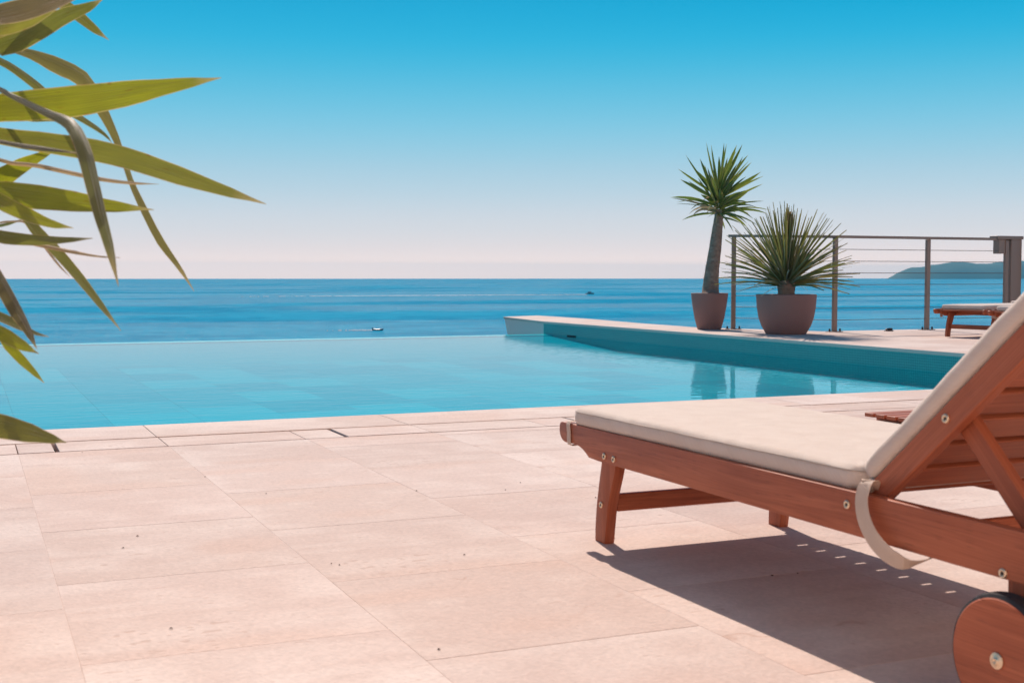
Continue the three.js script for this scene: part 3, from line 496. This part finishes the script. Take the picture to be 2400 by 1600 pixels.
  L('C', a5, w5, [[60, 268, 24, 0.05], [250, 302, 32, 0.04], [400, 332, 32, 0.03], [560, 362, 16, 0.02], [682, 370, 3, 0.02]], { fold: 0.5, roll: 40, color: DRY, margin: DRY });
  L('C', a5, w5, [[60, 60, 40, 0.1], [190, 205, 66, 0.1], [330, 350, 66, 0.1], [450, 490, 58, 0.1], [560, 630, 40, 0.1], [682, 784, 3, 0.1]], { fold: 0.22, roll: -10, color: [0.17, 0.18, 0.05] });
  L('C', a5, w5, [[150, 170, 18, 0.16], [260, 318, 22, 0.16], [330, 410, 18, 0.16], [392, 478, 3, 0.16]], { fold: 0.4, roll: 40, color: DRY, margin: DRY });
  L('D', a5, w5, [[-60, 420, 60, -0.1], [20, 545, 84, -0.1], [90, 672, 80, -0.1], [160, 790, 48, -0.1], [206, 888, 3, -0.1]], { fold: 0.25, roll: 25, color: [0.12, 0.11, 0.05] });
  L('D', a5, w5, [[-60, 690, 56, -0.02], [30, 722, 58, -0.02], [110, 760, 50, -0.02], [200, 800, 22, -0.02], [272, 818, 3, -0.02]], { fold: 0.3, roll: -20, color: [0.12, 0.13, 0.05] });
  L('D', a5, w5, [[-70, 770, 78, -0.15], [20, 808, 78, -0.15], [110, 860, 62, -0.15], [218, 914, 3, -0.15]], { fold: 0.15, roll: 8, color: GREEN });
  L('D', a5, w5, [[-30, 790, 40, 0.05], [50, 876, 56, 0.05], [120, 950, 54, 0.05], [190, 1020, 34, 0.05], [247, 1078, 3, 0.05]], { fold: 0.15, roll: -6 });
  L('E', a5, w5, [[-150, 1290, 130, -0.2], [0, 1322, 128, -0.22], [140, 1356, 104, -0.24], [270, 1390, 56, -0.26], [374, 1416, 3, -0.27]], { fold: 0.15, roll: 10, color: [0.18, 0.18, 0.03] });
  // the rest of each rosette, on the side away from the view
  for (const h of Object.keys(heads)) for (let k = 0; k < 15; k++) {
    const az = rr(0, 6.28), el = rr(-0.7, 1.2); const d = V3(Math.cos(el) * Math.cos(az), Math.sin(el), Math.cos(el) * Math.sin(az)); if (d.dot(RT) > -0.25) { d.addScaledVector(RT, -1.2 * d.dot(RT) - 0.5).normalize(); }
    const b = heads[h].clone().addScaledVector(d, 0.03), len = rr(0.4, 0.62), tip = b.clone().addScaledVector(d, len).add(V3(0, -rr(0, 0.2), 0)), mid = b.clone().lerp(tip, 0.5).add(V3(0, 0.06, 0));
    mesh('leaf', leafGeo([b, mid, tip], [0.035, 0.055, 0.003], { roll: rr(-60, 60), fold: 0.3, seg: 8, color: rnd() < 0.5 ? GREEN : GREEN2, face: FW }), yuccaMat, g);
  }
}

// ================================================================ sun loungers
const wpick = (i) => woodMats[i % 4];
function makeLounger(label, pos, turn, backAngle) {
  const g = thing('sun_lounger', label, 'sun lounger', pos, turn, 'wooden sun loungers');
  const HW = 0.339, T = 0.026, TOP = 0.326, BOT = 0.238;
  const sh = new THREE.Shape(); // side rail seen from the side: x = along, y = up
  sh.moveTo(-0.922, TOP - 0.001); sh.lineTo(1.05, TOP); sh.lineTo(1.05, BOT); sh.lineTo(-0.70, BOT); sh.lineTo(-0.752, BOT + 0.002);
  sh.bezierCurveTo(-0.79, 0.262, -0.81, 0.266, -0.845, 0.268); sh.lineTo(-0.905, 0.266); sh.bezierCurveTo(-0.93, 0.268, -0.944, 0.285, -0.944, 0.30); sh.bezierCurveTo(-0.944, 0.318, -0.938, TOP - 0.001, -0.922, TOP - 0.001);
  const railGeo = toCreasedNormals(new THREE.ExtrudeGeometry(sh, { depth: T - 0.006, bevelEnabled: true, bevelThickness: 0.003, bevelSize: 0.003, bevelOffset: -0.003, bevelSegments: 2, curveSegments: 8 }).rotateY(-Math.PI / 2), 0.5);
  railGeo.translate(T - 0.003, 0, 0); boxUV(railGeo, 'z');
  const boltGeo = (() => { const a = new THREE.TorusGeometry(0.0056, 0.0028, 8, 18), b = new THREE.CylinderGeometry(0.0062, 0.0062, 0.002, 16).rotateX(Math.PI / 2); return mergeGeometries([a, b]).rotateY(Math.PI / 2); })();
  const socketGeo = new THREE.CylinderGeometry(0.0026, 0.0026, 0.0035, 6).rotateZ(Math.PI / 2);
  const bolt = (parent, x, y, z, s = 1) => { const b = mesh('bolt', boltGeo, boltMat, parent); b.position.set(x, y, z); b.scale.setScalar(s); if (parent === g) mesh('socket', socketGeo, darkMat, b).position.x = x < 0 ? -0.0006 : 0.0006; else mesh('socket', socketGeo, darkMat, g).position.set(x + (x < 0 ? -0.0012 : 0.0012) + parent.position.x, y, z); return b; };
  for (const s of [-1, 1]) {
    const r = mesh('side_rail', railGeo, wpick(s + 1), g); r.position.x = s < 0 ? -HW : HW - T;
    const ox = s < 0 ? -HW - 0.0012 : HW + 0.0012;
    for (const [y, z] of [[0.257, -0.655], [0.256, -0.600], [0.297, 0.387], [0.248, 0.800], [0.245, 0.872]]) bolt(g, ox, y, z, 1.12);
  }
  // front legs
  const lg = new THREE.Shape(); lg.moveTo(-0.725, 0.30); lg.lineTo(-0.636, 0.30); lg.lineTo(-0.638, 0.235); lg.bezierCurveTo(-0.648, 0.19, -0.675, 0.15, -0.687, 0.10); lg.lineTo(-0.704, 0); lg.lineTo(-0.762, 0); lg.bezierCurveTo(-0.765, 0.09, -0.735, 0.18, -0.722, 0.237); lg.closePath();
  const legGeo = toCreasedNormals(new THREE.ExtrudeGeometry(lg, { depth: 0.032 - 0.006, bevelEnabled: true, bevelThickness: 0.003, bevelSize: 0.003, bevelOffset: -0.003, bevelSegments: 2, curveSegments: 8 }).rotateY(-Math.PI / 2).translate(0.029, 0, 0), 0.5); boxUV(legGeo, 'y');
  for (const s of [-1, 1]) { const l = mesh('leg', legGeo, wpick(s + 2), g); l.position.x = s < 0 ? -HW + T + 0.0005 : HW - T - 0.0325; bolt(g, s < 0 ? -HW + T - 0.0008 : HW - T + 0.0008, 0.109, -0.722, 1.12); }
  mesh('stretcher', boxUV(rbox(-HW + 0.06, HW - 0.06, 0.092, 0.142, -0.712, -0.690, 0.004), 'x'), wpick(1), g);
  mesh('cross_beam', boxUV(rbox(-HW + T + 0.001, HW - T - 0.001, 0.250, 0.296, -0.57, -0.55, 0.003), 'x'), wpick(3), g);
  mesh('cross_beam', boxUV(rbox(-HW + T + 0.001, HW - T - 0.001, 0.222, 0.252, 0.425, 0.447, 0.003), 'x'), wpick(2), g);
  mesh('cross_beam', boxUV(rbox(-HW + T + 0.001, HW - T - 0.001, 0.245, 0.32, 1.02, 1.045, 0.003), 'x'), wpick(0), g);
  for (const s of [-1, 1]) mesh('slat_bearer', boxUV(rbox(s < 0 ? -HW + T + 0.0005 : HW - T - 0.0305, s < 0 ? -HW + T + 0.0305 : HW - T - 0.0005, 0.276, 0.2995, -0.87, 0.43, 0.002), 'z'), wpick(1), g);
  // seat slats
  const slatGeo = boxUV(rbox(-HW + T + 0.001, HW - T - 0.001, 0, 0.018, -0.029, 0.029, 0.003), 'x');
  for (let k = 0; k < 15; k++) { const m = mesh('slat', slatGeo, wpick(k * 7 + 1), g); m.position.set(0, 0.3, -0.845 + 0.082 * k); }
  // wheels
  for (const s of [-1, 1]) {
    mesh('wheel_block', boxUV(rbox(s < 0 ? -HW + T + 0.001 : HW - T - 0.031, s < 0 ? -HW + T + 0.031 : HW - T - 0.001, 0.075, 0.30, 0.782, 0.884, 0.004), 'y'), wpick(2), g);
    const w = new THREE.Group(); w.name = 'wheel'; g.add(w); w.position.set(s * (HW + 0.022), 0.112, 0.833);
    mesh('tyre', toCreasedNormals(lathe([[0.088, -0.019], [0.104, -0.019], [0.110, -0.015], [0.112, -0.008], [0.112, 0.008], [0.110, 0.015], [0.104, 0.019], [0.088, 0.019]], 56).rotateZ(Math.PI / 2), 0.6), rubberMat, w);
    const disc = mesh('disc', boxUV(toCreasedNormals(lathe([[0, -0.021], [0.1015, -0.021], [0.1045, -0.0185], [0.1045, 0.0185], [0.1015, 0.021], [0, 0.021]], 56).rotateZ(Math.PI / 2), 0.5), 'z', 0.3, 0.2), wpick(2), w);
    const ws = s * 0.0225;
    mesh('washer', lathe([[0, 0], [0.0135, 0], [0.0145, 0.0012], [0.0135, 0.0026], [0.0065, 0.003], [0.0055, 0.006], [0.003, 0.0062], [0.003, 0.004], [0, 0.004]], 24).rotateZ(-s * Math.PI / 2).translate(ws - s * 0.001, 0, 0), boltMat, w);
  }
  mesh('axle', new THREE.CylinderGeometry(0.007, 0.007, 2 * HW + 0.03, 10).rotateZ(Math.PI / 2).translate(0, 0.112, 0.833), cableMat, g);
  // backrest: a group hinged at the rails
  const b = new THREE.Group(); b.name = 'backrest'; g.add(b); b.position.set(0, 0.318, 0.432); b.rotation.x = -backAngle;
  const BX = HW - T - 0.002, br = boxUV(rbox(0, 0.026, -0.022, 0.028, 0.0, 0.68, 0.004), 'z');
  for (const s of [-1, 1]) { const r = mesh('back_rail', br, wpick(s + 1), b); r.position.x = s < 0 ? -BX : BX - 0.026; const q = mesh('bolt', boltGeo, boltMat, b); q.position.set(s * (BX + 0.0008), 0.006, 0.262); q.scale.setScalar(1.12); mesh('bolt_socket', socketGeo, darkMat, b).position.set(s * (BX + 0.0016), 0.006, 0.262); }
  const bs = boxUV(rbox(-BX + 0.027, BX - 0.027, 0.006, 0.022, -0.033, 0.033, 0.003), 'x');
  for (let k = 0; k < 8; k++) { const m = mesh('slat', bs, wpick(k * 5 + 2), b); m.position.z = 0.047 + 0.0845 * k; }
  if (backAngle > 0.1) { // struts that hold the backrest up, seated on a bar between the rails
    const A = V3(0, 0.318 + 0.262 * Math.sin(backAngle) + 0.006, 0.432 + 0.262 * Math.cos(backAngle)), E = V3(0, 0.262, 0.862), d = E.clone().sub(A), l = d.length() + 0.03;
    for (const s of [-1, 1]) { const m = mesh('prop_strut', boxUV(rbox(-0.013, 0.013, -0.021, 0.021, -l / 2, l / 2, 0.004), 'z'), wpick(s + 2), g); m.position.set(s * (BX - 0.043), (A.y + E.y) / 2, (A.z + E.z) / 2); m.quaternion.setFromUnitVectors(V3(0, 0, 1), d.clone().normalize()); }
    mesh('prop_bar', boxUV(rbox(-HW + T + 0.001, HW - T - 0.001, 0.243, 0.262, 0.85, 0.878, 0.003), 'x'), wpick(3), g);
  }
  return g;
}
// soft pad: rounded box of many faces, plumped, with dents
function padGeo(x0, x1, z0, z1, h, seed, pucker = 0) {
  const nx = 30, nz = 64, nrm = noiser(16, seed), P = [], U = [], I = [], cx = (x0 + x1) / 2, W = (x1 - x0) / 2, cz = (z0 + z1) / 2, L = (z1 - z0) / 2;
  // a closed skin: rings around the middle, first the top from the centre seam out, then the rim and the bottom
  const rim = 14, prof = []; for (let i = 0; i <= rim; i++) { const a = Math.PI / 2 - Math.PI * i / rim; prof.push([Math.cos(a), Math.sin(a)]); }
  const inset = [0.0, 0.25, 0.5, 0.7, 0.85, 0.95, 1];
  const NP = 2 * (nx + nz); const per = (k) => { // walk round the unit square, corners rounded by the radius below
    const s = k / NP * 2 * (W + L) * 2; let u, v; const a = 2 * W, b = 2 * L; let q = s % (2 * (a + b));
    if (q < a) { u = -W + q; v = -L; } else if (q < a + b) { u = W; v = -L + (q - a); } else if (q < 2 * a + b) { u = W - (q - a - b); v = L; } else { u = -W; v = L - (q - 2 * a - b); } return [u, v]; };
  const R = h * 0.5, push = (u, v, y) => { P.push(cx + u, y, cz + v); U.push(cx + u, cz + v + y); };
  const rows = [];
  const rounded = (u, v, off) => { const rc = 0.018, mx = W - R - rc, mz = L - R - rc; let du = u, dv = v, m = 1; // core rectangle with rounded corners
    let qx = Math.max(-mx, Math.min(mx, u)), qz = Math.max(-mz, Math.min(mz, v)); let ex = u - qx, ez = v - qz; const l = Math.hypot(ex, ez) || 1; ex /= l; ez /= l; return [qx + ex * (rc + off), qz + ez * (rc + off), ex, ez]; };
  const ripple = (u, v) => 0.0022 * (nrm(u * 22 + 3, v * 9) - 0.5) + 0.0016 * (nrm(u * 9, v * 40) - 0.5);
  const gather = (u, v) => { // folds running into the tied corners at the hinge end
    if (!pucker) return 0; let s = 0; for (const k of [-1, 1]) { const du = u - k * W, dv = v - pucker * L, d = Math.hypot(du, dv); s += 0.0042 * Math.exp(-d / 0.055) * Math.sin(Math.atan2(Math.abs(dv), Math.abs(du)) * 13 + k); } return s; };
  for (const f of inset.slice(0, -1)) { const row = []; for (let k = 0; k < NP; k++) { const [u, v] = per(k), [a, c] = rounded(u, v, 0); row.push(P.length / 3); const A = a * f, Cc = c * f; push(A, Cc, R * (0.86 + 0.14 * Math.pow(1 - f * f, 0.5)) + ripple(A, Cc) * 0.9 + gather(A, Cc)); } rows.push(row); }
  for (let i = 0; i <= rim; i++) { const row = []; for (let k = 0; k < NP; k++) { const [u, v] = per(k), off = prof[i][0], pw = Math.sign(prof[i][1]) * Math.pow(Math.abs(prof[i][1]), 0.8), [a, c] = rounded(u, v, R * Math.pow(off, 0.75) * (1 + 0.05 * (nrm(k * 0.19, 2.5) - 0.5)));
      row.push(P.length / 3); push(a, c, R * 0.86 * pw + (prof[i][1] > 0.2 ? ripple(a, c) : 0) + gather(a, c) + 0.0022 * (nrm(k * 0.33, i * 0.6) - 0.5) * off); } rows.push(row); }
  for (const f of [0.6, 0]) { const row = []; for (let k = 0; k < NP; k++) { const [u, v] = per(k), [a, c] = rounded(u, v, 0); row.push(P.length / 3); push(a * f, c * f, -R * 0.86); } rows.push(row); }
  for (let r = 0; r + 1 < rows.length; r++) for (let k = 0; k < NP; k++) { const j = (k + 1) % NP, a = rows[r][k], b = rows[r][j], c = rows[r + 1][k], d = rows[r + 1][j]; I.push(a, b, c, b, d, c); }
  const g = new THREE.BufferGeometry(); g.setAttribute('position', new THREE.Float32BufferAttribute(P, 3)); g.setAttribute('uv', new THREE.Float32BufferAttribute(U, 2)); g.setIndex(I); g.computeVertexNormals();
  return g.translate(0, R * 0.86, 0);
}
function ribbon(pts, widthDir, w, th = 0.0014) {
  const curve = new THREE.CatmullRomCurve3(pts), N = 30, P = [], I = [], U = [];
  for (let i = 0; i <= N; i++) { const t = i / N, p = curve.getPoint(t), T = curve.getTangent(t), wd = (Array.isArray(widthDir) ? widthDir[0].clone().lerp(widthDir[1], t) : widthDir.clone()); wd.addScaledVector(T, -wd.dot(T)).normalize(); const n = new THREE.Vector3().crossVectors(T, wd).normalize();
    for (const [a, b] of [[-1, -1], [1, -1], [1, 1], [-1, 1]]) { const v = p.clone().addScaledVector(wd, a * w / 2).addScaledVector(n, b * th / 2); P.push(v.x, v.y, v.z); U.push(t * 0.3, a * w / 2); } }
  for (let i = 0; i < N; i++) for (let q = 0; q < 4; q++) { const a = i * 4 + q, b = i * 4 + (q + 1) % 4, c = a + 4, d = b + 4; I.push(a, b, c, b, d, c); }
  I.push(0, 2, 1, 0, 3, 2); const e = N * 4; I.push(e, e + 1, e + 2, e, e + 2, e + 3);
  const g = new THREE.BufferGeometry(); g.setAttribute('position', new THREE.Float32BufferAttribute(P, 3)); g.setAttribute('uv', new THREE.Float32BufferAttribute(U, 2)); g.setIndex(I); return toCreasedNormals(g, 0.7);
}
const BACK = 40.6 * rad, LP = [1.946, 0, -2.4];
makeLounger('large reddish wooden lounger in the foreground with raised backrest', LP, 0, BACK);
{ // its cushion
  const c = thing('lounger_cushion', 'cream cushion on the foreground lounger, bent up along the backrest', 'cushion', LP);
  const seat = mesh('seat_pad', padGeo(-0.330, 0.268, -0.880, 0.402, 0.066, 91, 1), clothMat, c); seat.position.y = 0.3185; seat.rotation.y = 0.012;
  const back = mesh('back_pad', padGeo(-0.312, 0.246, -0.016, 0.70, 0.056, 92, -1), clothMat, c); back.position.set(0, 0.318 + 0.0285 * Math.cos(BACK), 0.432 - 0.0285 * Math.sin(BACK)); back.rotation.x = -BACK;
  const cord = (x0, x1, z0, z1, y, r) => { const q = 0.046, pts = []; for (const [cx, cz, a0] of [[x1 - q, z0 + q, -90], [x1 - q, z1 - q, 0], [x0 + q, z1 - q, 90], [x0 + q, z0 + q, 180]]) for (let k = 0; k <= 3; k++) { const a = (a0 + k * 30) * rad; pts.push(V3(cx + Math.cos(a) * q, y, cz + Math.sin(a) * q)); } const full = []; pts.forEach((p, i) => { const n = pts[(i + 1) % pts.length], m = Math.max(1, Math.round(p.distanceTo(n) / 0.06)); for (let k = 0; k < m; k++) full.push(p.clone().lerp(n, k / m).add(V3(0, rr(-0.0005, 0.0005), 0))); }); return new THREE.TubeGeometry(new THREE.CatmullRomCurve3(full, true), 200, r, 6, true); };
  mesh('piping', cord(-0.3265, 0.2645, -0.8765, 0.3985, 0.0440, 0.0022), clothMat, seat);
  // gathered joint between the two pads
  const joint = taperTube([V3(-0.322, 0.338, 0.425), V3(-0.2, 0.352, 0.427), V3(0, 0.354, 0.428), V3(0.15, 0.352, 0.428), V3(0.228, 0.338, 0.427)], [0.013, 0.017, 0.018, 0.017, 0.013], 12, 0.2);
  mesh('joint_fold', joint, clothMat, c);
  // tie strap hanging in a loop from the joint and round under the rail
  mesh('strap', ribbon([V3(-0.318, 0.336, 0.425), V3(-0.338, 0.354, 0.455), V3(-0.350, 0.352, 0.458), V3(-0.357, 0.325, 0.452), V3(-0.362, 0.285, 0.465), V3(-0.362, 0.247, 0.498), V3(-0.356, 0.223, 0.540), V3(-0.344, 0.218, 0.572), V3(-0.318, 0.226, 0.592), V3(-0.29, 0.24, 0.60)], [V3(0, 0.15, 1), V3(0.1, 0.5, 0.9)], 0.036), strapMat, c);
  // elastic corner band round the nose of the near rail
  mesh('corner_band', ribbon([V3(-0.30, 0.331, -0.872), V3(-0.336, 0.3305, -0.874), V3(-0.3425, 0.326, -0.874), V3(-0.3425, 0.30, -0.872), V3(-0.3425, 0.272, -0.870), V3(-0.339, 0.2625, -0.870), V3(-0.318, 0.2622, -0.868)], V3(0, 0, 1), 0.022, 0.0016), strapMat, c);
}
{ // slatted wooden duckboard lying on the paving beyond the lounger
  const d = thing('duckboard', 'low slatted wooden duckboard on the patio behind the foreground lounger', 'duckboard', [5.15, 0, -4.97]);
  for (const x of [-0.75, 0, 0.75]) mesh('bearer', boxUV(rbox(x - 0.03, x + 0.03, 0.001, 0.024, -0.28, 0.28, 0.003), 'z'), wpick(1), d);
  const g = boxUV(rbox(-0.85, 0.85, 0.0245, 0.045, -0.034, 0.034, 0.004), 'x');
  for (let k = 0; k < 7; k++) mesh('slat', g, wpick(k * 3), d).position.z = -0.255 + 0.085 * k;
}
{
  const far = [[11.19, DECK, -11.13], [11.12, DECK, -10.22]], names = ['far lounger lying flat, nearest the railing at the right', 'far lounger lying flat, partly hidden by the foreground backrest'];
  far.forEach((p, i) => {
    makeLounger(names[i], p, 100 * rad, 0);
    const c = thing('lounger_cushion', i ? 'cream cushion on the far lounger half hidden by the foreground backrest' : 'cream cushion on the far lounger nearest the railing', 'cushion', p, 100 * rad);
    const a = mesh('seat_pad', padGeo(-0.315, 0.315, -0.85, 0.42, 0.064, 95 + i), clothMat, c); a.position.y = 0.3185;
    const b = mesh('back_pad', padGeo(-0.315, 0.315, 0.44, 1.12, 0.062, 97 + i), clothMat, c); b.position.y = 0.349;
    for (const s of [-1, 1]) mesh('corner_band', ribbon([V3(s * 0.30, 0.331, -0.79), V3(s * 0.336, 0.3305, -0.79), V3(s * 0.3425, 0.326, -0.79), V3(s * 0.3425, 0.29, -0.79), V3(s * 0.3425, 0.24, -0.79), V3(s * 0.338, 0.228, -0.79), V3(s * 0.318, 0.2275, -0.79)], V3(0, 0, 1), 0.05, 0.0016), strapMat, c);
  });
}

// ================================================================ boats
{
  const foam = new THREE.MeshStandardMaterial({ color: new THREE.Color().setRGB(0.85, 0.85, 0.85), roughness: 0.9, side: THREE.DoubleSide });
  const navy = new THREE.MeshStandardMaterial({ color: new THREE.Color().setRGB(0.025, 0.05, 0.09), roughness: 0.35 }), whiteP = new THREE.MeshStandardMaterial({ color: new THREE.Color().setRGB(0.35, 0.38, 0.42), roughness: 0.4 }), glassy = new THREE.MeshStandardMaterial({ color: new THREE.Color().setRGB(0.02, 0.03, 0.04), roughness: 0.1 });
  function hull(len, beam, h) { // lofted: x forward
    const st = [[-0.5, 0.86, 0.9], [-0.2, 1, 0.92], [0.1, 0.98, 0.97], [0.3, 0.78, 1.05], [0.42, 0.42, 1.16], [0.5, 0.02, 1.28]], P = [], I = [];
    st.forEach(([x, b, s]) => { for (const [u, v] of [[-1, s], [-0.86, 0.25], [-0.3, -0.3], [0.3, -0.3], [0.86, 0.25], [1, s], [0.8, s - 0.12], [-0.8, s - 0.12]]) P.push(x * len - (v < 0.3 && x > 0.35 ? 0.05 * len : 0), v * h, u * b * beam / 2); });
    for (let i = 0; i + 1 < st.length; i++) for (let q = 0; q < 8; q++) { const a = i * 8 + q, b = i * 8 + (q + 1) % 8; I.push(a, b, a + 8, b, b + 8, a + 8); }
    I.push(0, 1, 2, 0, 2, 3, 0, 3, 4, 0, 4, 5);
    const g = new THREE.BufferGeometry(); g.setAttribute('position', new THREE.Float32BufferAttribute(P, 3)); g.setIndex(I); const n = g.toNonIndexed(); n.computeVertexNormals(); return n;
  }
  navy.side = THREE.DoubleSide;
  const onSea = (px, py) => { const d = at(px, py, 1).sub(EYE); return EYE.clone().addScaledVector(d, (SEA - EYE.y) / d.y); };
  const head = Math.atan2(-RT.z, RT.x); // heading to the right across the view
  const b1 = onSea(1383, 689), m1 = thing('motor_boat', 'dark motor cruiser with long white wake near the horizon', 'boat', [b1.x, SEA, b1.z], head - 0.35);
  mesh('hull', hull(9.0, 3.0, 1.1), navy, m1);
  mesh('cabin', rbox(-2.4, 1.3, 1.0, 2.5, -1.05, 1.05, 0.2, 2), whiteP, m1);
  mesh('windscreen', rbox(1.0, 1.38, 1.6, 2.3, -0.9, 0.9, 0.08), glassy, m1);
  mesh('roof', rbox(-3.0, 1.1, 2.85, 3.0, -1.1, 1.1, 0.06), navy, m1);
  for (const [x, z] of [[-2.9, -0.95], [-2.9, 0.95], [0.7, -0.95], [0.7, 0.95]]) mesh('roof_post', rbox(x - 0.06, x + 0.06, 2.3, 2.86, z - 0.06, z + 0.06, 0.02), whiteP, m1);
  const b2 = onSea(886, 774), m2 = thing('small_boat', 'small open boat with outboard on the sea left of the terrace', 'boat', [b2.x, SEA, b2.z], head - 0.12);
  mesh('hull', hull(3.5, 1.3, 0.45), navy, m2);
  mesh('seat', rbox(-0.4, 0, 0.2, 0.27, -0.5, 0.5, 0.02), whiteP, m2);
  mesh('outboard_motor', rbox(-1.98, -1.65, 0.1, 0.85, -0.15, 0.15, 0.05, 2), glassy, m2);
  // foam trails: ragged patches lying on the water
  function wake(name, label, from, to, w0, w1, gaps, seed, n) {
    const P = [], ns = noiser(64, seed), dir = to.clone().sub(from), len = dir.length(); dir.normalize(); const side = V3(-dir.z, 0, dir.x);
    for (let k = 0; k < n; k++) { const t = (k + 0.5) / n; if (ns(k * 0.37, 1.5) < gaps * t) continue; const w = (w0 + (w1 - w0) * t) * (0.35 + 0.9 * ns(k * 0.7, 9.2)), l = len / n * (0.4 + 0.5 * ns(k * 1.3, 4.1)), c = from.clone().addScaledVector(dir, t * len).addScaledVector(side, (ns(k * 0.9, 7.3) - 0.5) * w * 1.2), ring = [];
      for (let a = 0; a < 7; a++) { const th = a / 7 * 6.283, r = 0.7 + 0.5 * ns(k * 3.1 + a, 3.3); const v = c.clone().addScaledVector(dir, Math.cos(th) * l * r).addScaledVector(side, Math.sin(th) * w * 0.5 * r); ring.push(v); }
      for (let a = 0; a < 7; a++) { const b = ring[(a + 1) % 7]; P.push(c.x, SEA + 0.5, c.z, b.x, SEA + 0.12, b.z, ring[a].x, SEA + 0.12, ring[a].z); } }
    const g = new THREE.BufferGeometry(); g.setAttribute('position', new THREE.Float32BufferAttribute(P, 3)); g.computeVertexNormals(); const o = mesh(name, g, foam); o.userData = { label, category: 'wake', kind: 'stuff' }; return o;
  }
  wake('boat_wake', 'long white foam trail behind the far motor cruiser', onSea(1374, 690.5), onSea(560, 695.5), 11, 14, 0.7, 201, 900);
  wake('boat_wake', 'short white foam trail behind the small open boat', onSea(872, 775), onSea(700, 776.5), 2.6, 1.6, 1.1, 203, 160);
}
{ // dry leaf crumbs on the paving
  const spots = [[623, 1158], [976, 1151], [1185, 1149], [795, 1325], [776, 1322], [1088, 1301], [1028, 1523], [1396, 1167], [1440, 1262], [1870, 1345], [1810, 1350], [192, 1061], [480, 1118], [321, 1257], [288, 1285], [400, 1474], [1220, 1000 + 132]], P = [];
  for (const [x, y] of spots) { const d = at(x, y, 1).sub(EYE), c = EYE.clone().addScaledVector(d, -EYE.y / d.y), s = rr(0.0022, 0.0048), a0 = rr(0, 6); const q = [0, 1, 2, 3, 4].map((k) => V3(c.x + Math.cos(a0 + k * 1.257) * s * rr(0.5, 1.4), 0.0012 + rr(0, 0.001), c.z + Math.sin(a0 + k * 1.257) * s * rr(0.4, 1.0))), t = V3(c.x, 0.0045, c.z); for (let k = 0; k < 5; k++) { const b = q[(k + 1) % 5]; P.push(t.x, t.y, t.z, b.x, b.y, b.z, q[k].x, q[k].y, q[k].z); } }
  const g = new THREE.BufferGeometry(); g.setAttribute('position', new THREE.Float32BufferAttribute(P, 3)); g.computeVertexNormals();
  const o = mesh('leaf_litter', g, new THREE.MeshStandardMaterial({ color: new THREE.Color().setRGB(0.09, 0.055, 0.035), roughness: 1, side: THREE.DoubleSide })); o.userData = { label: 'scattered dark dry leaf crumbs on the patio', category: 'leaf litter', kind: 'stuff' };
}

scene.fog = new THREE.FogExp2(new THREE.Color(0.22, 0.72, 1.0), 0.000042);
renderer.render(scene, camera);
